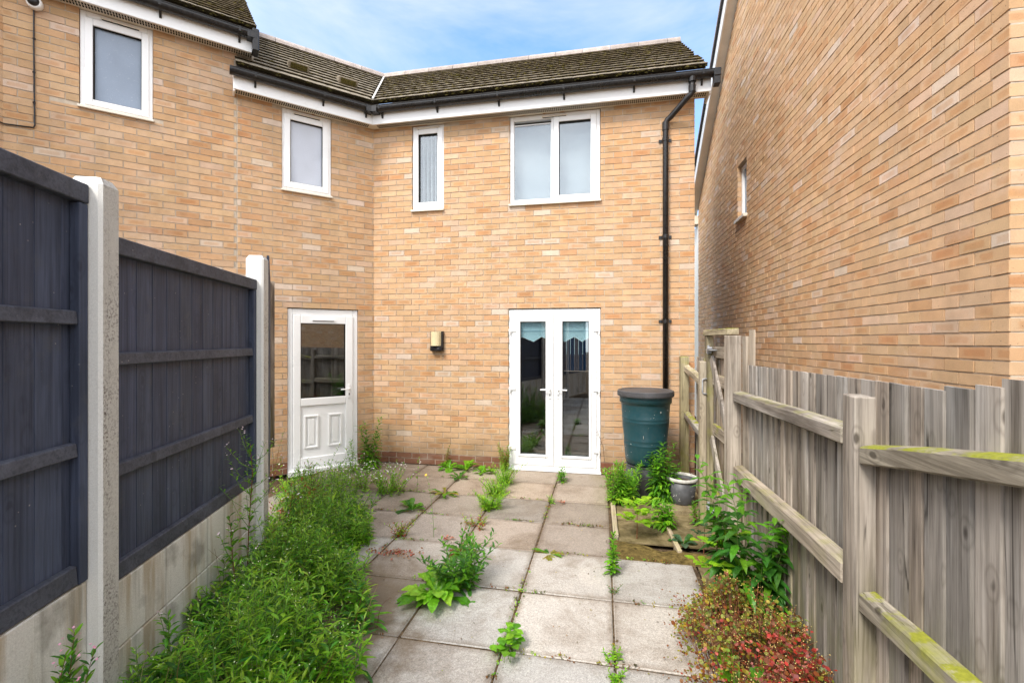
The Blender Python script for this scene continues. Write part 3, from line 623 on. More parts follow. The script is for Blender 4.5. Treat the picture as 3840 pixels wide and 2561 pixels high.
# ------------------------------------------------------------------ ground
m = MB(); m.box(-60, 60, -60, 60, -.6, -.06); g = m.build("ground", 'soil'); tag(g, kind="structure")
m = MB(); rg = random.Random(11)
for i in range(-7, 2):
    for j in range(-9, 5):
        x0 = .065+.6*(i-1)+.006; x1 = x0+.588
        if j < 0:
            y1 = 3.615+.6*(j+1)-.006-.595+.595; y0 = y1-.588
        else:
            ys = [3.615, 4.195, 4.79, 5.355, 5.85]
            if j > 3: continue
            y0, y1 = ys[j]+.005, ys[j+1]-.005
            if i >= 2 or x0 > 0: continue
        if i == 1 and y0 > 3.55: continue
        if x0 < -3.6 or (x0 < -2.5 and y0 < 3.0) or (x0 < -1.75 and y0 < 3.0): continue
        # left edge against side wall
        if (x0-P0[0])*S2-(y1-P0[1])*S2 < -.0: 
            if (x1-P0[0])*S2-(y0-P0[1])*S2 < .1: continue
        near = j < 0
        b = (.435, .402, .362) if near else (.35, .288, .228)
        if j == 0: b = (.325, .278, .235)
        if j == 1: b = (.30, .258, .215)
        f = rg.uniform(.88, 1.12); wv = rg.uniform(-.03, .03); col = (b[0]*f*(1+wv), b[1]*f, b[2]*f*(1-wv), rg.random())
        t = [rg.uniform(-.003, .003) for _ in range(4)]; dzz = (0 if near else -.004)
        e = [rg.uniform(-.003, .003) for _ in range(4)]
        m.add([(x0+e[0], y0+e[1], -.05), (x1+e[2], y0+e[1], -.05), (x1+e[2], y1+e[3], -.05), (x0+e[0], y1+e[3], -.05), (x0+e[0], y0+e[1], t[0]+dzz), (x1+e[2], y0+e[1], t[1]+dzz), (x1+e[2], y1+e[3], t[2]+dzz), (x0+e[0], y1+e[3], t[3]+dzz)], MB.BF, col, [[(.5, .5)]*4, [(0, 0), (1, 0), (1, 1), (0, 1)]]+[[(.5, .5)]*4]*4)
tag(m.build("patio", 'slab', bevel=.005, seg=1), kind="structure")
m = MB(); m.box(-3.6, .685, -3, 3.612, -.059, -.007); m.box(-3.6, .085, 3.6121, 5.84, -.0591, -.0095); tag(m.build("patio_bedding", 'soil'), kind="structure")
m = MB()
for y in (-1.2, -.6, 0, .6, 1.2, 1.8, 2.4, 3.0): m.box(.70, 1.03, y+.02, y+.61, -.0215, -.010+rg.uniform(-.003, .003))
for (a, b_) in ((.14, .595), (.605, 1.03)):
    for (c_, d_) in ((3.95, 4.40), (4.408, 5.0), (5.008, 5.84)): m.box(a, b_, c_, d_, -.0215, -.010+rg.uniform(-.004, .003))
tag(m.build("path", 'bed'), kind="structure")
# low mossy mound between slabs and the sunken bed
m = MB(); nx, ny = 26, 8; vs = []; fs = []
for i in range(nx+1):
    for j in range(ny+1):
        u = i/nx; v = j/ny; x = .09+.86*u; y = 3.628+.03*math.sin(u*11)*v+.02*math.sin(u*23+1)*v+(.33-.17*u)*v
        z = -.016+.034*math.sin(math.pi*v)**.8*(.55+.45*math.sin(u*9+1))*min(1, u*6+.2)+rg.uniform(-.005, .005)*math.sin(math.pi*v)
        vs.append((x, y, z))
for i in range(nx):
    for j in range(ny): a = i*(ny+1)+j; fs.append((a, a+1, a+ny+2, a+ny+1))
m.add(vs, fs); tag(m.build("moss_mound", 'mossy', smooth=True, recalc=True), kind="stuff")
def edging(name, p, q, label, wd=.04, z=.01):
    o = thing(name, (p[0], p[1], 0), label, "edging board", "timber edging boards by the bed")
    m = MB(); m.beam((p[0], p[1], z-.03), (q[0], q[1], z-.03), wd, .07, col=(1.25, 1.15, .95, rnd.random())); m.build("board", 'woodh', o, bevel=.004)
edging("edging_board", (.115, 4.02), (.105, 4.86), "pale timber edging board along the right edge of the far paving", .045, .012)
edging("edging_board", (.605, 3.80), (.575, 4.30), "short timber edging board set in the middle of the brown bed", .035, .015)

# ------------------------------------------------------------------ left fence
def lf_panel(s0, s1, z0, z1, rails, label, name="charcoal_fence"):
    b = FL @ V((s0, 0, 0)); o = thing(name, (b.x, b.y, z0), label, "fence panel", "charcoal painted fence panels")
    m = MB(FL); s = s0
    while s < s1-.01:
        e = min(s+.118, s1); t = rnd.uniform(.86, 1.14)
        m.hexa([(s, -.052, z0), (e+.004, -.046, z0), (e+.004, -.036, z0), (s, -.034, z0), (s, -.052, z1-.01), (e+.004, -.046, z1-.01), (e+.004, -.036, z1-.01), (s, -.034, z1-.01)], (t, t, t*rnd.uniform(.97, 1.06), rnd.random())); s += .118
    m.build("boards", 'paintv', o)
    for (a, c) in ((s0+.001, s0+.045), (s1-.045, s1-.001)):
        m = MB(FL); m.box(a, c, -.034, .003, z0+.002, z1-.082, (1, 1, 1, rnd.random())); m.build("batten", 'paintv', o, bevel=.003)
    for i, z in enumerate(rails):
        h = .078 if i == 0 else (.055 if i < len(rails)-1 else .075)
        m = MB(FL); k = s0+.0005; 
        m.hexa([(s0+.046, -.034, z-h), (s1-.046, -.034, z-h), (s1-.046, .0, z-h), (s0+.046, .0, z-h), (s0+.046, -.034, z+.004), (s1-.046, -.034, z+.004), (s1-.046, .0-.006, z), (s0+.046, -.006, z)], (1.1, 1.1, 1.1, rnd.random())) if i else m.box(s0, s1, -.06, .006, z-h, z, (1.05, 1.05, 1.05, rnd.random()))
        m.build("rail", 'paint', o, bevel=.004)
    return o
def lf_board(s0, s1, z0, z1, label):
    b = FL @ V((s0, 0, 0)); o = thing("gravel_board", (b.x, b.y, z0), label, "gravel board", "concrete gravel boards under the left fence")
    m = MB(FL); m.box(s0, s1, -.045, -.002, z0, z1); m.build("slab", 'gravel', o, bevel=.006, seg=2)
def lf_post(s0, s1, zt, label):
    b = FL @ V(((s0+s1)/2, 0, 0)); o = thing("concrete_post", (b.x, b.y, 0), label, "fence post", "concrete posts of the left fence")
    A = .02; m = MB(FL); prs = [(-.07, 0), (.034, 0)]
    a, c = s0, s1; w0, w1 = -.075, .05; ch = .014
    pl = [(a, w0), (c, w0), (c, w1-ch), (c-ch*.6, w1), (a+ch*.6, w1), (a, w1-ch)]
    n = 6; vs = [(p, q, 0) for p, q in pl]+[(p, q, zt-.03) for p, q in pl]+[((a+c)/2+(p-(a+c)/2)*.75, (w0+w1)/2+(q-(w0+w1)/2)*.72, zt) for p, q in pl]
    fs = [tuple(range(5, -1, -1)), tuple(range(12, 18))]+[(i+k*6, (i+1) % 6+k*6, (i+1) % 6+6+k*6, i+6+k*6) for i in range(6) for k in (0, 1)]
    for i, f in enumerate(fs):
        rough = f in [(3+k*6, 4+k*6, 10+k*6, 9+k*6) for k in (0, 1)]
        m.add([vs[j] for j in f], [tuple(range(len(f)))], (.66, .64, .59, 1.0) if rough else (.72, .71, .67, .12))
    m.build("shaft", 'post', o, recalc=False)
lf_post(-.105, .0, 2.36, "speckled concrete fence post with pebbled face between the two charcoal panels")
lf_post(1.505, 1.61, 2.335, "narrow concrete fence post beside the white back door")
lf_panel(.002, 1.503, .602, 2.145, [2.145, 1.625, 1.125, .68], "charcoal painted fence panel between the two concrete posts")
lf_panel(-1.72, -.107, .70, 2.32, [2.32, 1.80, 1.27, .78], "nearest charcoal fence panel, standing higher than the next")
lf_board(.002, 1.503, .30, .598, "stained concrete gravel board directly under the charcoal panel between posts")
lf_board(.002, 1.503, -.02, .294, "lowest concrete gravel board, half hidden behind the green weeds")
lf_board(-1.72, -.107, .37, .697, "streaked concrete gravel board under the nearest charcoal panel")
lf_board(-1.72, -.107, .03, .364, "lowest gravel board at the bottom left behind pink-flowered stems")
# the run continues behind the photographer, where the door glass mirrors it
for n_, lab in ((1, "nearer"), (2, "farther")):
    e = -1.725-1.625*(n_-1)
    lf_post(e-.105, e, 2.46, "concrete post beside the photographer, the %s one mirrored in the french doors" % lab)
    lf_panel(e-1.62, e-.107, .70, 2.32, [2.32, 1.80, 1.27, .78], "charcoal fence panel mirrored in the french doors, the %s of two" % lab)
    lf_board(e-1.62, e-.107, .03, .697, "concrete gravel board mirrored in the french doors, the %s of two" % lab)
# panel seen edge-on behind the second post
pb = FL @ V((1.565, -.02, 0)); 
q0 = V((pb.x+.042, pb.y+.10, 0)); dv = V((-.708, .878, 0)).normalized()
FE = frame((q0.x, q0.y), (dv.x, dv.y), (dv.y, -dv.x))
o = thing("charcoal_fence", (q0.x, q0.y, .47), "dark fence panel seen edge-on between concrete post and house wall", "fence panel", "charcoal painted fence panels")
m = MB(FE); s = 0.02
while s < 1.9: m.box(s, s+.116, -.03, -.012, .47, 2.36, (1, 1, 1, rnd.random())); s += .118
m.build("boards", 'paintv', o)
m = MB(FE); m.box(1.86, 1.93, -.035, .03, .45, 2.37, (.9, .8, .7, .3)); m.build("batten", 'wood', o)

# ------------------------------------------------------------------ right fence
GRP = "weathered fence posts"
def rpost(x0, x1, y0, y1, zt, label, mat='wood', tintc=(1, 1, 1), lean=0., cat="fence post"):
    o = thing("fence_post", ((x0+x1)/2, (y0+y1)/2, 0), label, cat, GRP)
    m = MB(); m.hexa([(x0+lean, y0, 0-.05), (x1+lean, y0, -.05), (x1+lean, y1, -.05), (x0+lean, y1, -.05), (x0, y0, zt), (x1, y0, zt), (x1, y1, zt+.004), (x0, y1, zt+.004)], (*tintc, rnd.random())); m.build("shaft", mat, o, bevel=.005, seg=2); return o
rpost(.97, 1.065, 2.012, 2.105, 1.46, "thick weathered fence post with knots, nearest on the right", 'wood', (.95, .93, .9))
rpost(.93, 1.03, 3.70, 3.80, 1.72, "tall grey gate post with two tall boards beside it", 'wood', (1.12, 1.08, 1.02))
rpost(.884, .938, 4.44, 4.53, 1.49, "shorter green-stained post behind the bucket", 'wood', (1.05, 1.0, .85))
rpost(.9395, 1.0, 4.445, 4.53, 1.725, "tall slim gate post carrying the lintel at the far side", 'woodg', (.85, .83, .62))
rpost(.92, 1.015, 5.74, 5.84, 1.49, "greenish fence post against the brick wall beside the water butt", 'woodg', (.9, .88, .62))
rpost(.975, 1.07, .18, .275, 1.62, "fence post beside the photographer at the right", 'wood')
o = thing("gate_lintel", (.97, 4.1, 1.73), "moss-edged timber lintel across the top of the gate posts", "lintel")
m = MB(); m.beam((.975, 4.56, 1.755), (.975, 3.72, 1.752), .085, .05, col=(1.1, 1.05, .8, .3)); m.build("beam", 'woodm', o, bevel=.004)
def rboards(parent, y0, y1, ztf, x=1.035, wd=.098, zb=.03, mat='wood', br=1.0):
    m = MB(); y = y0; i = 0
    while y < y1-.02:
        w_ = wd*rnd.uniform(.85, 1.12); gap = rnd.choice([-.012, -.010, -.008, .003, .005]); e = min(y+w_, y1); zt = ztf((y+e)/2); b = br*rnd.uniform(.72, 1.2); tw = rnd.uniform(.95, 1.05)
        m.hexa([(x, y, zb), (x+.016, y, zb), (x+.018, e-gap, zb), (x+.010, e-gap, zb), (x, y, zt), (x+.016, y, zt), (x+.018, e-gap, zt+rnd.uniform(-.002, .002)), (x+.010, e-gap, zt)], (b*tw, b, b/tw, rnd.random())); y = e; i += 1
    return m.build("boards", mat, parent)
def rrail(parent, p, q, h=.085, d=.055, mat='woodh', t=(1, 1, 1), lab=None):
    m = MB(); N = 6; pts = [V(p).lerp(V(q), i/N)+V((rnd.uniform(-.002, .002), 0, rnd.uniform(-.004, .004) if 0 < i < N else 0)) for i in range(N+1)]
    vs = []
    for a in pts: vs += [a+V((-d/2, 0, -h/2)), a+V((d/2, 0, -h/2)), a+V((d/2, 0, h/2+.006)), a+V((-d/2, 0, h/2-.006))]
    fs = [(3, 2, 1, 0), tuple(range(N*4, N*4+4))]
    for i in range(N):
        for k in range(4): fs.append((i*4+k, i*4+(k+1) % 4, i*4+4+(k+1) % 4, i*4+4+k))
    m.add(vs, fs, (*t, rnd.random())); r = m.build("rail", mat, parent, bevel=.006)
    if lab: r['label'] = lab
o = thing("board_fence", (1.03, 2.9, 0), "grey close-board fence bay between tall gate post and thick knotty post", "fence", "wooden fence bays")
rboards(o, 2.02, 3.60, lambda y: 1.505+(3.5-y)*.013)
m = MB()
for (a, b_, z) in ((3.60, 3.69, 1.715),): m.box(1.031, 1.05, a, b_, .03, z, (1.12, 1.08, 1.0, .3))
m.box(1.052, 1.07, 3.52, 3.60, .03, 1.76, (1.15, 1.1, 1.0, .7)); m.build("tall_board", 'wood', o)
rrail(o, (1.0, 3.695, 1.262), (1.0, 2.107, 1.292), .075, .065, 'woodh'); rrail(o, (1.0, 3.695, .695), (1.0, 2.107, .725), .095, .065, 'woodh', (1.1, 1.05, .95))
o = thing("board_fence", (1.03, 1.2, 0), "nearest grey close-board fence bay with stepped tops and bright moss on its rail", "fence", "wooden fence bays")
rboards(o, .25, 2.016, lambda y: 1.525 if y > 1.645 else (1.54 if y > 1.55 else (1.556 if y > 1.455 else (1.58 if y > 1.36 else 1.60))), wd=.095, br=.92)
rrail(o, (1.012, 2.011, 1.235), (1.012, .277, 1.56), .075, .06, 'woodm', (1, 1, .9), "rail covered in bright green moss"); rrail(o, (1.012, 2.011, .665), (1.012, .277, .75), .08, .06, 'woodm', (1, 1, .9))
o = thing("board_fence", (1.03, 5.1, 0), "short far fence bay between water butt corner and gate", "fence", "wooden fence bays")
rboards(o, 4.60, 5.45, lambda y: 1.50, wd=.15, br=1.05, mat='woodg'); rrail(o, (.985, 5.738, 1.355), (.985, 4.532, 1.235), .075, .06, 'woodh', (1.25, 1.2, 1.0)); rrail(o, (.985, 5.738, .80), (.985, 4.532, .72), .075, .06, 'woodm')
# gate
o = thing("garden_gate", (1.0, 4.12, 0), "narrow wooden ledged gate standing between its two tall posts", "gate")
m = MB(); y = 3.815
while y < 4.43: m.box(1.02, 1.036, y, min(y+.098, 4.435), .06, 1.66, (1.1*rnd.uniform(.85, 1.1), 1.02, .92, rnd.random())); y += .1
m.build("boards", 'wood', o)
for z in (1.58, 1.33, .88, .28):
    m = MB(); m.box(.985, 1.019, 3.815, 4.43, z-.05, z+.05, (1.05, 1, .9, rnd.random())); m.build("ledge", 'woodm' if z < 1 else 'woodh', o, bevel=.004)
m = MB(); m.beam((.972, 3.84, 1.50), (.972, 4.40, .95), .022, .085, (1, 0, 0)) if False else m.beam((.972, 4.40, 1.52), (.972, 3.86, .95), .085, .022, (1, 0, 0)); m.build("brace", 'wood', o)
m = MB(); m.beam((.972, 4.40, .80), (.972, 3.86, .25), .085, .022, (1, 0, 0)); m.build("brace", 'wood', o)
m = MB(); m.tube([(.938, 4.43, 1.335), (.905, 4.43, 1.33), (.90, 4.43, 1.32), (.90, 4.43, 1.21), (.905, 4.43, 1.20), (.938, 4.43, 1.195)], .006, 8); m.build("handle", 'metal', o, smooth=True)
for z in (1.60, .17):
    m = MB(); m.beam((.958, 4.46, z), (.958, 4.25, z), .05, .008); m.tube([(.955, 4.44, z-.04), (.955, 4.44, z+.04)], .012, 8); m.beam((.95, 4.41, z-.03), (.95, 4.37, z+.02), .04, .02); m.build("hinge", 'metal', o)

# ------------------------------------------------------------------ water butt, bucket, lamp, camera
o = thing("water_butt", (.47, 5.26, 0), "dark green water butt with grey lid under the black downpipe", "water butt")
cx, cy = .47, 5.26; K = 1.28
prof = [(.0, .325), (.19, .325), (.212, .345), (.222, .42), (.231, .53)]
for z in (.55, .60): prof += [(.233, z-.006), (.2355, z), (.233, z+.006)]
prof += [(.248, .75), (.250, .795), (.2525, .80), (.250, .805), (.252, .83), (.2545, .836), (.252, .842), (.262, .98), (.268, 1.0), (.280, 1.005), (.280, 1.06), (.284, 1.085)]
m = MB(); m.lathe((cx, cy), prof, 48); m.build("barrel", 'butt', o, smooth=True)
m = MB(); m.lathe((cx, cy), [(.285, 1.075), (.303, 1.075), (.306, 1.09), (.303, 1.128), (.295, 1.136), (.27, 1.136), (.262, 1.128), (.25, 1.128), (.12, 1.145), (0, 1.147)], 48); m.build("lid", 'lid', o, smooth=False)
m = MB(); m.lathe((cx, cy), [(.235, 0), (.205, .30), (.225, .318), (.0, .322)], 10); m.box(cx-.08, cx+.08, cy-.25, cy-.2, .0, .22, (.2, .2, .2, .5)); m.build("stand", 'grey', o, bevel=.004)
m = MB()
for i in range(26):
    t = R(rnd.uniform(185, 345)); z = rnd.uniform(.40, .95); r_ = .226+(z-.42)*.066+.0085; s_ = rnd.uniform(.0008, .0024); L = s_*rnd.choice([1, 1, 1, 2, 8])
    c_, sn_ = math.cos(t), math.sin(t)
    m.hexa([(cx+c_*rr+a*-sn_, cy+sn_*rr+a*c_, z+b) for b in (-L, L) for rr, a in ((r_-.004, -s_), (r_-.004, s_), (r_, s_), (r_, -s_))])
m.build("splash_marks", 'splash', o)
bx, by = .80, 4.92
o = thing("bucket", (bx, by, .03), "grey plastic bucket with plaster-crusted rim holding brown water", "bucket")
m = MB(); m.lathe((bx, by), [(0, .032), (.112, .032), (.118, .04), (.143, .27), (.139, .27), (.113, .06)], 40); m.build("body", 'grey', o, smooth=True)
m = MB(); m.lathe((bx, by), [(.139, .262), (.152, .262), (.155, .27), (.153, .292), (.146, .296), (.139, .29), (.139, .262)], 40); m.build("rim", 'splash', o, smooth=True)
m = MB(); m.lathe((bx, by), [(0, .235), (.136, .235)], 32); m.build("contents", 'dirt', o)
m = MB()
for i in range(30):
    t = R(rnd.uniform(180, 350)); z = rnd.uniform(.07, .255); r_ = .118+(z-.04)*.109+.0015; s_ = rnd.uniform(.001, .0038); c_, sn_ = math.cos(t), math.sin(t)
    m.hexa([(cx_ + 0, cy_, z+b*rnd.uniform(.6, 1.2)) for b in (-s_, s_) for cx_, cy_ in ((bx+c_*(r_-.003)+s_*sn_, by+sn_*(r_-.003)-s_*c_), (bx+c_*(r_-.003)-s_*sn_, by+sn_*(r_-.003)+s_*c_), (bx+c_*r_-s_*sn_, by+sn_*r_+s_*c_), (bx+c_*r_+s_*sn_, by+sn_*r_-s_*c_))])
m.build("splash_marks", 'splash', o)
o = thing("stepping_slab", (.77, 4.87, 0), "mossy concrete slab under the grey bucket", "slab")
m = MB(); m.hexa([(.58, 4.66, -.02), (.88, 4.68, -.02), (.88, 5.1, -.02), (.56, 5.1, -.02), (.58, 4.66, .03), (.88, 4.68, .03), (.88, 5.1, .03), (.56, 5.1, .03)], (.42, .36, .22, .5)); m.build("slab", 'slab', o, bevel=.008, seg=2)

o = thing("wall_light", (-2.185, 5.85, 1.545), "cream and black bulkhead light on the brick wall between the doors", "wall light")
m = MB(FA); uL = -2.185+X0; m.box(uL-.088, uL+.088, .0, .05, 1.545, 1.81); m.box(uL-.08, uL+.08, .05, .085, 1.55, 1.612); m.box(uL+.02, uL+.05, .085, .089, 1.573, 1.587, (8, 8, 8, .5)); m.build("base", 'black', o, bevel=.012, seg=3)
m = MB(FA); N = 10; ws = [.05+.062*math.sin(math.pi*i/N)**.55 for i in range(N+1)]
for i in range(N):
    a, b_ = uL-.082+.145*i/N, uL-.082+.145*(i+1)/N
    m.add([(a, .0505, 1.615), (b_, .0505, 1.615), (b_, ws[i+1], 1.615), (a, ws[i], 1.615), (a, .0505, 1.805), (b_, .0505, 1.805), (b_, ws[i+1], 1.800), (a, ws[i], 1.800)], MB.BF)
m.build("diffuser", 'lamp', o, smooth=False)

sc0 = FB @ V((3.335, .0, 4.98))
o = thing("security_camera", tuple(sc0), "white dome security camera under the eaves at the upper left", "camera")
m = MB(FB); cu, cz = 3.335, 4.995
vs = []; fs = []; n = 24
for (r_, w_) in ((.055, 0), (.058, .02), (.06, .05), (.056, .085), (.046, .10)):
    vs += [(cu+r_*math.cos(t*2*math.pi/n)*1.0, w_, cz-.006*0+r_*1.12*math.sin(t*2*math.pi/n)-w_*.25) for t in range(n)]
for i in range(4): fs += [(i*n+t, i*n+(t+1) % n, (i+1)*n+(t+1) % n, (i+1)*n+t) for t in range(n)]
m.add(vs, fs+[tuple(range(n)), tuple(range(4*n, 5*n))]); m.build("housing", 'pvc', o, smooth=True)
m = MB(FB); vs = []; fs = []
for (r_, w_) in ((.045, .099), (.044, .106), (.034, .124), (.018, .133), (.0, .136)):
    vs += [(cu+r_*math.cos(t*2*math.pi/n), w_, cz+r_*1.08*math.sin(t*2*math.pi/n)-w_*.25+.006) for t in range(n)]
for i in range(4): fs += [(i*n+t, i*n+(t+1) % n, (i+1)*n+(t+1) % n, (i+1)*n+t) for t in range(n)]
m.add(vs, fs); m.build("lens", 'black', o, smooth=True)
ce = FD @ V((.4, .012, 3.775))
o = thing("cable", tuple(FB @ V((3.345, 0, 3.775))), "thin black cable running down from the camera and along the bricks", "cable")
m = MB(); m.tube([FB @ V(p) for p in ((3.349, .012, 4.95), (3.350, .011, 4.6), (3.346, .013, 4.2), (3.343, .012, 3.80), (3.352, .012, 3.776), (3.40, .011, 3.772), (3.55, .014, 3.76))]+[ce], .0068, 6); m.build("wire", 'black', o)
m = MB()
for z in (4.65, 4.32, 4.02): 
    c = FB @ V((3.347, .014, z)); m.box(c.x-.008, c.x+.008, c.y-.008, c.y+.008, z-.008, z+.008)
m.build("clip", 'black', o)
# ------------------------------------------------------------------ plants
pr = random.Random(21)
G1, G2, G3, G4, G5 = (.10, .265, .014), (.17, .38, .018), (.045, .15, .018), (.235, .41, .028), (.25, .43, .02)
RED, OLV, BRN, PNK = (.30, .040, .022), (.28, .24, .03), (.19, .070, .02), (.48, .15, .12)
STG, STR = (.11, .19, .04), (.16, .06, .03)
def gc(c, a=.22):
    f = 1+pr.uniform(-a, a); return (c[0]*f*(1+pr.uniform(-a, a)), c[1]*f, c[2]*f, pr.random())
def leaf(mb, p, d, L, W, col, bend=.35, wide=.4, fold=0.):
    d = d.normalized(); sd = d.cross(V((0, 0, 1)))
    if sd.length < .05: sd = V((1, 0, 0))
    sd.normalize(); up = sd.cross(d)
    q = lambda t, s: p+d*(L*t)+sd*(W*s)-V((0, 0, bend*L*t*t))+up*(abs(s)*fold*W)
    if fold:
        mb.add([q(0, 0), q(wide, -.5), q(wide, 0), q(wide, .5), q(.75, -.36), q(.75, 0), q(.75, .36), q(1, 0)], [(0, 2, 1), (0, 3, 2), (1, 2, 5, 4), (2, 3, 6, 5), (4, 5, 7), (5, 6, 7)], col)
    else: mb.add([q(0, 0), q(wide, -.5), q(wide, .5), q(.74, -.34), q(.74, .34), q(1, 0)], [(0, 2, 1), (1, 2, 4, 3), (3, 4, 5)], col)
def bigleaf(mb, p, d, L, W, col, bend=.5, lobes=.35, n=10, fold=.25):
    d = d.normalized(); sd = d.cross(V((0, 0, 1))).normalized(); up = sd.cross(d); vs = []; tw = pr.uniform(-.5, .5)
    for i in range(n+1):
        t = i/n; e = max(0., (t-.62)/.38)
        w = W*.5*min(1, .10+t*1.35)*math.sqrt(max(.0, 1-e*e*.985))*(1-(lobes*.75 if i % 2 else 0)+pr.uniform(-.10, .10))
        c = p+d*(L*t)+V((0, 0, -bend*L*t*t+pr.uniform(-.012, .012)*L))+sd*(tw*.12*L*t*t); f1, f2 = fold*pr.uniform(.2, 1.8), fold*pr.uniform(.2, 1.8)
        vs += [c-sd*w+up*(w*f1), c, c+sd*w+up*(w*f2)]
    fs = []
    for i in range(n): a = i*3; fs += [(a, a+1, a+4, a+3), (a+1, a+2, a+5, a+4)]
    mb.add(vs, fs, col)
def stalk(ms, base, H, lean, r=.0028, col=STG, n=5, wob=.02):
    pts = []
    for i in range(n+1):
        t = i/n; pts.append(V(base)+V((lean[0]*t*t+pr.uniform(-wob, wob)*H*t, lean[1]*t*t+pr.uniform(-wob, wob)*H*t, H*t)))
    ms.tube(pts, [r*(1-.65*i/n) for i in range(n+1)], 4, gc(col, .1), caps=False); return pts
def along(pts, t):
    f = t*(len(pts)-1); i = min(int(f), len(pts)-2); return pts[i].lerp(pts[i+1], f-i)
def leafy(ms, ml, base, H, lean, nl, L, W, cols, t0=.06, up=.45, bend=.35, r=.003, stc=STG, topc=None, fold=0., shrink=.45):
    pts = stalk(ms, base, H, lean, r, stc); a = pr.random()*6.3
    for i in range(nl):
        t = t0+(1-t0)*(i+.5)/nl; a += 2.4+pr.uniform(-.25, .25); e = up+.5*t+pr.uniform(-.2, .2)
        d = V((math.cos(a)*math.cos(e), math.sin(a)*math.cos(e), math.sin(e))); c = pr.choice(cols)
        if topc and t > .78: c = topc
        s = (1-shrink*t**2)*pr.uniform(.8, 1.15); leaf(ml, along(pts, t), d, L*s, W*s*pr.uniform(.85, 1.2), gc(c), bend*(1-.5*t), fold=fold)
    return pts
def dot(mb, p, s, col):
    a = pr.random()*6.3; n = 5; t = V((pr.uniform(-.6, .6), pr.uniform(-.9, .1), 1)).normalized(); u = t.orthogonal().normalized(); v = t.cross(u)
    mb.add([p]+[p+(u*math.cos(a+k*2*math.pi/n)+v*math.sin(a+k*2*math.pi/n))*s for k in range(n)], [(0, 1+k, 1+(k+1) % n) for k in range(n)], col)
def plant(name, base, label, cat="weed", group=None):
    o = thing(name, base, label, cat, group); return o, MB(), MB(), MB()
def done(o, ms, ml, mf=None, fn="flowers", fm='petal'):
    if ms and ms.v: ms.build("stems", 'stem', o, recalc=False)
    if ml and ml.v: ml.build("leaves", 'leaf', o, recalc=False)
    if mf and mf.v: mf.build(fn, fm, o, recalc=False)
WG = "weeds growing in the paving"
def bushy(base, H, ns, spread, nl, L, W, cols, label, name="leafy_weed", topc=None, stc=STG, group=None, up=.35, bend=.45, lean=.12, fold=.25, flowers=None):
    o, ms, ml, mf = plant(name, base, label, "weed", group)
    for i in range(ns):
        a = pr.random()*6.3; q = spread*math.sqrt(pr.random()); b = (base[0]+q*math.cos(a)*.5, base[1]+q*math.sin(a)*.5, base[2]-.01)
        h = H*pr.uniform(.6, 1.0) if i else H
        p = leafy(ms, ml, b, h, (math.cos(a)*lean*q/spread*h*2, math.sin(a)*lean*q/spread*h*2), int(nl*h/H), L, W, cols, topc=topc, stc=stc, up=up, bend=bend, fold=fold)
        if flowers:
            for k in range(flowers): dot(mf, along(p, pr.uniform(.85, 1))+V((pr.uniform(-.02, .02), pr.uniform(-.02, .02), pr.uniform(0, .03))), .006, gc((.75, .74, .66), .05))
    done(o, ms, ml, mf)
def rosette(base, n, L, W, cols, label, bend=.55, lobes=.35, el=(.25, 1.0), name="rosette_weed", group=None, stalks=0):
    o, ms, ml, mf = plant(name, base, label, "weed", group)
    for i in range(n):
        a = i*2.4+pr.uniform(-.3, .3); e = pr.uniform(*el); s = pr.uniform(.6, 1.05)
        d = V((math.cos(a)*math.cos(e), math.sin(a)*math.cos(e), math.sin(e)))
        bigleaf(ml, V(base)+V((math.cos(a), math.sin(a), 0))*.008, d, L*s, W*s, gc(pr.choice(cols), .15), bend*pr.uniform(.7, 1.2), lobes)
    for i in range(stalks):
        p = stalk(ms, base, L*pr.uniform(.9, 1.3), (pr.uniform(-.08, .08), pr.uniform(-.08, .02)), .003, STR); dot(mf, p[-1], .012, gc((.10, .07, .02)))
    done(o, ms, ml, mf)
def pinnate(base, H, nb, Lr, Ll, Wl, col, label, name="seedling_tree", stc=STR, pairs=3, cat="seedling"):
    o, ms, ml, mf = plant(name, base, label, cat)
    pts = stalk(ms, base, H, (.01, 0), .004, stc)
    for i in range(nb):
        t = .35+.65*(i+.5)/nb; a = i*2.5+pr.uniform(-.3, .3); e = .35+.4*t; d = V((math.cos(a)*math.cos(e), math.sin(a)*math.cos(e), math.sin(e))); p = along(pts, t)
        rp = [p+d*(Lr*k/4)-V((0, 0, .35*Lr*(k/4)**2)) for k in range(5)]; ms.tube(rp, .0014, 3, gc(col), caps=False)
        sd = d.cross(V((0, 0, 1))).normalized()
        for k in range(pairs):
            q = along(rp, .35+.6*k/pairs)
            for s in (-1, 1): leaf(ml, q, (sd*s+d*.45+V((0, 0, .1))), Ll*pr.uniform(.8, 1.1), Wl, gc(col, .15), .2, .45, .2)
        leaf(ml, rp[-1], d-V((0, 0, .3)), Ll*1.15, Wl*1.1, gc(col, .15), .2, .45, .2)
    done(o, ms, ml)

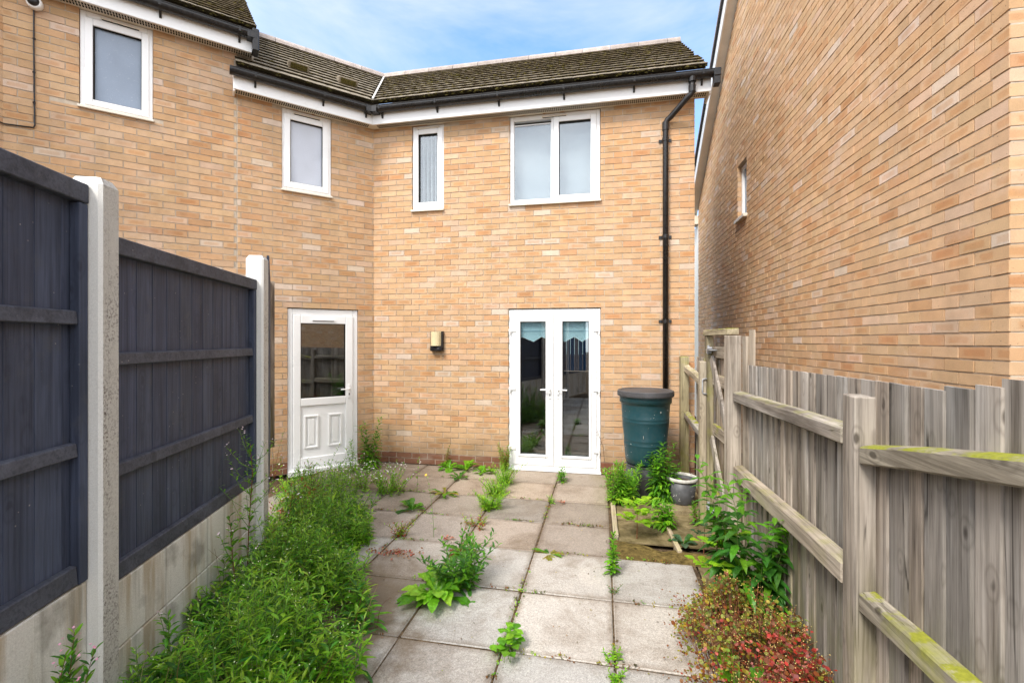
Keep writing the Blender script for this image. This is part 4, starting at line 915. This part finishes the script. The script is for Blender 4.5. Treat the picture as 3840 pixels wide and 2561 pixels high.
# the overgrown bed along the left fence: nobody could count its stems
o = thing("weed_bed", (-1.9, 2.3, 0), "overgrown bed of bright green willowherb along the foot of the left fence", "weeds"); o["kind"] = "stuff"
ms, ml, mf = MB(), MB(), MB()
def xr(y):
    P = [(1.3, -1.02), (1.8, -1.14), (2.42, -1.38), (2.97, -1.70), (3.5, -2.0), (4.2, -2.4), (4.9, -2.8)]
    for (a, b), (c, d) in zip(P, P[1:]):
        if y <= c: return b+(d-b)*(y-a)/(c-a)+.03+.06*math.sin(y*13)+.05*math.sin(y*5.3+1)
    return -2.6
def xl(y): return -2.109-(y-1.597)*.3354+.05 if y < 3.12 else -2.62-(y-3.12)*.72
n = 0
while n < 900:
    y = 1.42+pr.random()*2.65; a, b = xl(y), xr(y)
    if y > 3.05: a = max(a, -2.66-(y-3.05)*.35)
    x = a+(b-a)*pr.random(); n += 1; f = (x-a)/max(.05, b-a)
    H = pr.uniform(.28, .52)*(1.0 if f < .8 else .8)
    if y < 2.0 and f < .25: H *= .55
    elif f < .12: H *= .7
    if y > 3.3: H *= .8
    cl = math.sin(x*8+y*4.2)+math.sin(x*3.1-y*7.3+1)
    if cl < -1.0 and pr.random() < .7: continue
    H *= 1+.24*cl
    big = pr.random() < (.42 if cl < .1 else .10); yel = (f > .5 or cl > .8) and pr.random() < .65
    leafy(ms, ml, (x, y, -.03), H, (pr.uniform(-.1, .14), pr.uniform(-.12, .06)), 18 if big else 28, .11 if big else .078, .027 if big else .0125, [RED, BRN, (.30, .10, .02), G1] if (x < -2.42-.22*(y-3.2) and y > 3.05 and pr.random() < .6) else (([G2, G4, G4, G1] if yel else [G1, G1, G2, G2, G4, G3]) if not big else [G3, G1, G2]), t0=.15, topc=G4 if pr.random() < .6 else None, bend=.4, stc=STG, up=.12, fold=.3 if big else 0)
    if pr.random() < .3:
        for k in range(3): dot(mf, V((x, y, H-.02))+V((pr.uniform(-.07, .07), pr.uniform(-.07, .05), pr.uniform(-.05, .06))), .003, gc((.55, .60, .30), .1))
for i in range(150):       # sparser weeds on towards the white door
    y = 3.3+pr.random()*1.75; a, b = max(xl(y), -2.62-(y-3.1)*.62), xr(y); x = a+(b-a)*pr.random()**1.3; H = pr.uniform(.10, .28)
    red = (x < -2.3 and y < 4.2 and pr.random() < .5)
    leafy(ms, ml, (x, y, -.03), H, (pr.uniform(-.1, .1), pr.uniform(-.1, .06)), 20, .06, .015, [RED, BRN, G2] if red else [G1, G2, G4, G4], t0=.1, stc=STR if red else STG)
for i in range(70):        # dead stalks and low red leaves among them
    y = pr.uniform(1.5, 3.0); x = xl(y)+(xr(y)-xl(y))*pr.random(); stalk(ms, (x, y, 0), pr.uniform(.2, .45), (pr.uniform(-.2, .2), pr.uniform(-.2, .1)), .002, pr.choice([STR, (.30, .22, .10)]))
done(o, ms, ml, mf)
o, ms, ml, mf = plant("flowering_weed", (-2.9, 4.75, 0), "straggly clump with many tiny white flowers in front of the white door", "weed")
for i in range(54):
    x = pr.gauss(-2.85, .32); y = pr.gauss(4.7, .22); H = pr.uniform(.16, .42)
    if (x-P0[0])-(y-P0[1]) < .25: continue
    p = leafy(ms, ml, (x, y, -.02), H, (pr.uniform(-.12, .16), pr.uniform(-.1, .06)), 16, .055, .02, [G1, G2, G2, G4], stc=STG, r=.0018)
    for k in range(4):
        q = along(p, pr.uniform(.6, 1))+V((pr.uniform(-.06, .06), pr.uniform(-.06, .06), pr.uniform(-.01, .05))); dot(mf, q, pr.uniform(.005, .010), gc((.78, .77, .68), .05))
done(o, ms, ml, mf)
# single tall stems
def tall(base, H, lean, label, branches=8, stc=STR, pink=False, L=.10, name="willowherb", side=None):
    o, ms, ml, mf = plant(name, base, label, "weed")
    pts = leafy(ms, ml, base, H, lean, 38, L*1.25, L*.30, [G1, G3, G2], t0=.12, r=.006, stc=stc, bend=.7, fold=.3, shrink=.6)
    for i in range(branches):
        t = .42+.55*i/branches; p = along(pts, t); a = i*2.4+.4; d = V((math.cos(a), math.sin(a)*.7, .75)); Lb = H*.23*(1.25-t*.6)
        bp = [p, p+d*Lb*.5+V((0, 0, -.01)), p+d*Lb+V((0, 0, .03))]; ms.tube(bp, [.0024, .0018, .0012], 4, gc(STG), caps=False)
        for k in range(12):
            q = along(bp, .1+.9*k/12); b = pr.random()*6.3; leaf(ml, q, V((math.cos(b), math.sin(b), .7)), L*.45, L*.10, gc(G2), .3)
        for k in range(3):
            e = bp[-1]+V((pr.uniform(-.02, .02), pr.uniform(-.02, .02), pr.uniform(0, .04))); ms.tube([bp[-1], e], .0011, 3, gc(STG), caps=False); dot(mf, e, .0055 if not pink else .011, gc((.8, .62, .68) if not pink else (.75, .32, .42), .08))
    done(o, ms, ml, mf)
tall((-2.31, 2.62, -.02), 1.02, (.02, .02), "tall branching willowherb rising against the charcoal panel near the far post", 16)
tall((-2.22, 2.42, -.02), .62, (-.05, .0), "shorter leafy willowherb with red stem below the tall one", 4)
tall((-2.12, 2.72, -.02), .66, (.05, .02), "willowherb stem standing right beside the far concrete post", 5)
tall((-2.03, 1.83, -.02), .38, (-.03, .0), "small drooping stem against the bottom gravel board by the near post", 2, STG)
o, ms, ml, mf = plant("pink_willowherb", (-1.86, 1.22, 0), "pink flowered willowherb leaning in at the bottom left corner", "weed")
for i in range(5):
    b = (-1.95+.05*i+pr.uniform(-.03, .03), 1.20+pr.uniform(-.05, .05), 0); p = leafy(ms, ml, b, .66-.05*abs(i-2)*1.3, (pr.uniform(-.05, .08), .04), 34, .085, .024, [G1, G3, G2], t0=.4, r=.003, stc=STR, fold=.3)
    for k in range(5): dot(mf, along(p, pr.uniform(.9, 1))+V((pr.uniform(-.03, .03), pr.uniform(-.03, .03), pr.uniform(0, .05))), .005, gc((.75, .35, .45), .1))
done(o, ms, ml, mf)
# by the doors and walls
bushy((-3.00, 5.52, 0), .66, 7, .15, 60, .14, .030, [G1, G3, G1, G2], "tall dark leafy weed in the wall corner beside the white door", bend=.6, up=.2)
bushy((-3.13, 5.33, 0), .42, 3, .07, 44, .11, .016, [G2, G4], "pale narrow-leaved weed against the white door frame", bend=.6)
for (x, y, n_, L, lab) in ((-1.98, 5.74, 9, .24, "broad leaved weed at the foot of the wall under the lamp"), (-1.74, 5.70, 10, .27, "broad leaved weed at the wall halfway to the french doors"), (-1.50, 5.60, 9, .22, "low flat weed on the slabs just left of the french doors")):
    rosette((x, y, 0), n_, L, .10, [G1, G2, G2], lab, .5, .15, (.4, 1.25))
bushy((-2.06, 5.78, 0), .34, 3, .06, 26, .045, .013, [G1, OLV], "thin upright weed at the red brick plinth", stc=STR)
bushy((-1.25, 5.76, 0), .36, 7, .08, 40, .06, .016, [G1, G2, OLV], "upright weed hugging the left frame of the french doors", stc=STR)
o, ms, ml, mf = plant("dry_stem", (.045, 5.72, 0), "dry brown stem leaning on the right frame of the french doors", "weed")
p = stalk(ms, (.045, 5.72, 0), .56, (-.10, .05), .004, (.10, .055, .03), 6, .03)
for k in range(7):
    q = along(p, .65+.05*k); e = q+V((pr.uniform(-.05, .05), pr.uniform(-.03, .03), .04)); ms.tube([q, e], .0012, 3, gc((.09, .05, .03)), caps=False); dot(mf, e, .006, gc((.12, .05, .03)))
done(o, ms, ml, mf)
bushy((.20, 4.88, 0), .46, 26, .24, 56, .10, .020, [G2, G4, G1, G2], "bright narrow-leaved bush in front of the water butt stand", up=.3, bend=.5, lean=.22)
bushy((.60, 4.93, 0), .64, 13, .17, 60, .12, .030, [G1, G3, G2, G1], "taller dark leafy bush growing between water butt and bucket", up=.1, bend=.7)
bushy((-3.97, 4.92, 0), .62, 2, .04, 22, .05, .013, [G1, OLV], "spindly upright weed against the bricks left of the white door", stc=STR, name="spindly_weed")
bushy((.96, 5.4, 0), .16, 4, .06, 14, .06, .02, [G3, G1], "small dark weed behind the bucket at the fence bay")
# bed on the right
pinnate((.29, 4.03, -.012), .30, 11, .15, .075, .048, G5, "lime green ash seedling growing in the brown bed beside the paving", pairs=3)
bushy((.55, 4.32, -.012), .24, 7, .09, 30, .11, .030, [G1, G2], "glossy leafy weed in the middle of the brown bed", up=.1, bend=.5)
bushy((.86, 4.46, -.012), .22, 3, .04, 18, .07, .02, [G1, G2], "small upright weed below the bucket slab", stc=STR)
pinnate((.79, 3.84, -.012), .27, 6, .09, .045, .036, (.05, .12, .05), "small rose seedling with grey-green leaflets near the gate post", "rose_seedling", pairs=2)
rosette((.66, 4.0, -.012), 10, .15, .07, [G3, (.07, .14, .07)], "low grey-green weed beside the short edging board", .4, .2, (.2, 1.0))
bushy((.88, 2.98, -.012), .95, 13, .25, 54, .17, .050, [G3, G3, G1], "big dark green leafy bush against the right fence above red leaves", up=.05, bend=.75, topc=G1, lean=.16, fold=.35, name="leafy_bush")
pinnate((.69, 3.02, -.012), .50, 6, .15, .075, .05, G5, "lime green seedling with rounded leaflets at the left of the dark bush", pairs=3)
rosette((.72, 3.12, -.012), 8, .2, .06, [G3], "dark toothed weed lying on soil left of the dark bush", .4, .5, (.1, .5))
# red geranium cushion
o = thing("red_geranium", (.75, 2.35, 0), "cushion of red and olive cranesbill leaves at the foot of the fence", "plant")
ms, ml, mf = MB(), MB(), MB()
HEADS = []
for i in range(330):
    a = pr.random()*6.3; q = math.sqrt(pr.random()); x, y = q*math.cos(a), q*math.sin(a)
    hz = (.10+.17*math.sqrt(max(0, 1-q*q)))*(1+.30*math.sin(x*7+y*6)+.25*math.sin(x*4-y*11+1))*pr.uniform(.75, 1.15)
    hp = V((.71+.31*x, 2.40+.57*y, max(.03, hz))); b0 = V((.71+.22*x, 2.40+.42*y, 0)); ms.tube([b0, b0.lerp(hp, .55)+V((0, 0, .02)), hp], .0016, 3, gc(STR), caps=False)
    redz = math.sin(x*5+y*8+2)*.6+(1.0 if y < -.1 and x > -.3 else -.4)+pr.uniform(-.8, .8) > .45
    for k in range(15):
        p = hp+V((pr.gauss(0, .028), pr.gauss(0, .028), pr.gauss(-.012, .022))); c = pr.choice([RED, RED, PNK, BRN, (.40, .05, .04)] if redz else [OLV, OLV, BRN, BRN, (.15, .18, .03), (.20, .24, .03)])
        t = pr.random()
        if t < .5: dot(ml, p, pr.uniform(.006, .013), gc(c, .3))
        else: leaf(ml, p, V((pr.uniform(-1, 1), pr.uniform(-1, 1), pr.uniform(-.2, 1))), pr.uniform(.014, .03), pr.uniform(.007, .014), gc(c, .3), .3)
    for k in range(4): e = hp+V((pr.gauss(0, .025), pr.gauss(0, .025), pr.uniform(.005, .05))); ms.tube([hp, e], .0008, 3, gc(STR), caps=False); dot(mf, e, .0026, gc((.52, .38, .12), .2))
for (a, b) in ((.50, 2.98), (.44, 2.5), (.43, 2.3), (.55, 2.85), (.46, 2.75)):
    for i in range(70): dot(ml, V((a+pr.gauss(0, .05), b+pr.gauss(0, .05), .015+pr.random()*.07)), pr.uniform(.003, .007), gc(pr.choice([RED, BRN, BRN, OLV]), .2))
done(o, ms, ml, mf, "seed_heads")
rosette((.60, 2.16, .06), 10, .36, .105, [G1, G2], "dock plant with crinkled green leaves at the bottom edge below red leaves", .4, .12, (.7, 1.35), "dock_plant")
# weeds in the paving joints
rosette((-1.06, 2.84, 0), 42, .32, .082, [G2, G4, G1, G1], "largest leafy rosette lying across the pale front slabs", .45, .4, (.2, 1.1), group=WG)
bushy((-.97, 3.00, 0), .36, 14, .19, 44, .10, .025, [G1, G3], "dark bushy weed right behind the largest rosette", lean=.4)
rosette((-1.10, 3.46, 0), 16, .22, .06, [G3, G1, BRN], "dandelion with dark flower stalks at the edge of pale slabs", .5, .5, (.25, 1.0), group=WG, stalks=3)
rosette((-1.86, 4.25, 0), 15, .24, .08, [G1, G3, G1], "dark green rosette alone on the left far slabs", .5, .3, (.25, 1.1), group=WG)
rosette((-1.69, 4.75, 0), 12, .22, .06, [G2, G1, OLV], "flat yellowish weed spreading over a joint behind the dark rosette", .4, .4, (.1, .7), group=WG)
rosette((-1.71, 5.32, 0), 11, .20, .06, [G1, G3], "small rosette in the far joint between lamp and french doors", .45, .25, (.4, 1.2), group=WG)
for (x, y, H, s, lab) in ((-1.12, 4.46, .20, .18, "front clump of bright feathery weeds along the middle joint"), (-1.14, 4.85, .20, .15, "second clump of bright feathery weeds along the middle joint"), (-1.13, 5.25, .26, .16, "rear clump of bright feathery weeds along the middle joint")):
    bushy((x, y, 0), H, 24, s, 34, .06, .012, [G4, G2, G5], lab, lean=.4, fold=0, name="feathery_weed", group=WG)
bushy((-1.13, 4.0, 0), .09, 12, .20, 16, .04, .013, [G4, OLV, RED], "low reddish weeds at the front end of the middle joint", lean=.5, group=WG)
bushy((-2.30, 4.69, 0), .24, 18, .28, 26, .06, .018, [G4, G2], "yellow-green clump at the right edge of the white flowers", lean=.4, flowers=2, group=WG)
bushy((-1.72, 3.70, 0), .15, 9, .12, 16, .05, .015, [OLV, G4, RED], "olive weed with red tips at the joint beside the green bed", lean=.4, group=WG)
bushy((-.47, 5.45, 0), .17, 6, .07, 18, .08, .024, [G1, G2], "small upright weed in the joint in front of the french doors", group=WG)
bushy((-.51, 4.71, 0), .08, 6, .06, 12, .035, .012, [G4], "tiny weed in the right joint of the far slabs", lean=.4, group=WG)
bushy((.07, 3.36, 0), .30, 2, .02, 50, .075, .024, [G2, G1, G2], "single upright leafy stem in the joint of the pale slabs", lean=.05, group=WG)
bushy((.07, 3.12, 0), .06, 4, .08, 8, .03, .008, [BRN, G3], "little dead weed in the joint in front of the single stem", lean=.8, group=WG)
rosette((-.41, 3.58, 0), 12, .15, .045, [G3, G1, OLV], "flattened pale weed on the slab edge right of the middle", .3, .4, (.05, .5), group=WG)
o, ms, ml, mf = plant("round_leaf_weed", (-.50, 2.40, 0), "round leaved weed in the front joint at the bottom centre", "weed", WG)
for i in range(30):
    b = V((-.51+pr.gauss(0, .02), 2.40+pr.uniform(-.08, .14), 0)); p = stalk(ms, b, pr.uniform(.03, .10), (pr.uniform(-.05, .05), pr.uniform(-.05, .05)), .0016); a = pr.random()*6.3
    leaf(ml, p[-1], V((math.cos(a), math.sin(a), .3)), .06, .05, gc(pr.choice([G1, G2, G2]), .2), .2, .5, .2)
done(o, ms, ml)
for (x, y, lab) in ((.06, 2.31, "tiny weed in the right joint at the bottom edge"), (.06, 2.45, "small yellow-green weed in the right front joint")):
    bushy((x, y, 0), .06, 6, .06, 12, .035, .013, [G2, G4], lab, lean=.4, group=WG)
o, ms, ml, mf = plant("thin_flower_stem", (-1.42, 3.70, 0), "thin wiry stem with one small yellow flower on the far slabs", "weed")
p = leafy(ms, ml, (-1.42, 3.70, 0), .50, (-.10, .10), 9, .05, .013, [G2, G1], r=.0022); dot(mf, p[-1], .013, gc((.55, .38, .04)))
done(o, ms, ml, mf)
for (x, y, sx, sy, n_, lab) in ((-1.61, 3.34, .2, .06, 130, "patch of pink and red stonecrop on the pale left slab"), (-.40, 4.72, .04, .03, 24, "tiny red stonecrop on the far slab"), (-1.30, 3.68, .06, .03, 30, "small red sprig at the slab joint beside the thin wiry stem")):
    o, ms, ml, mf = plant("stonecrop", (x, y, 0), lab, "weed")
    for i in range(n_): dot(ml, V((x+pr.gauss(0, sx*.5), y+pr.gauss(0, sy*.6), .006+pr.random()*.02)), pr.uniform(.005, .010), gc(pr.choice([PNK, RED, BRN, (.35, .22, .15)]), .2))
    done(o, None, ml)
# moss, seedlings and soil along the slab joints: nobody could count them
ms, ml, mf = MB(), MB(), MB()
JX = [.065+.6*k for k in range(-4, 1)]; JY = [2.415, 3.015, 3.615, 4.195, 4.79, 5.355]
for i in range(1500):
    if pr.random() < .55:
        x = pr.choice(JX)+pr.gauss(0, .007); y = pr.uniform(1.9, 5.8)
    else:
        y = pr.choice(JY)+pr.gauss(0, .007); x = pr.uniform(-2.2, .08 if y > 3.65 else .66)
    if x > .1 and y > 3.65 or math.sin(x*4.1+y*3.7)+math.sin(x*9-y*2.3)+pr.uniform(-.9, .9) < .35: continue
    c = pr.choice([G1, G4, OLV, BRN, (.09, .10, .02), (.10, .07, .03)])
    for k in range(4):
        p = V((x+pr.gauss(0, .012), y+pr.gauss(0, .012), .002))
        if pr.random() < .5: dot(ml, p+V((0, 0, .004)), pr.uniform(.003, .008), gc(c, .25))
        else: leaf(ml, p, V((pr.uniform(-1, 1), pr.uniform(-1, 1), pr.uniform(.3, 1.4))), pr.uniform(.012, .035), pr.uniform(.004, .008), gc(c, .25), .3)
for i in range(260):
    x, y = pr.uniform(-1.7, .66), pr.uniform(1.9, 5.7)
    if x > .05 and y > 3.6: continue
    leaf(ml, V((x, y, .006)), V((pr.uniform(-1, 1), pr.uniform(-1, 1), .05)), pr.uniform(.006, .022), pr.uniform(.003, .008), gc(pr.choice([(.10, .06, .03), (.18, .12, .06), (.06, .04, .02), OLV]), .3), .05)
tag(ml.build("joint_moss", 'leaf', recalc=False), kind="stuff")
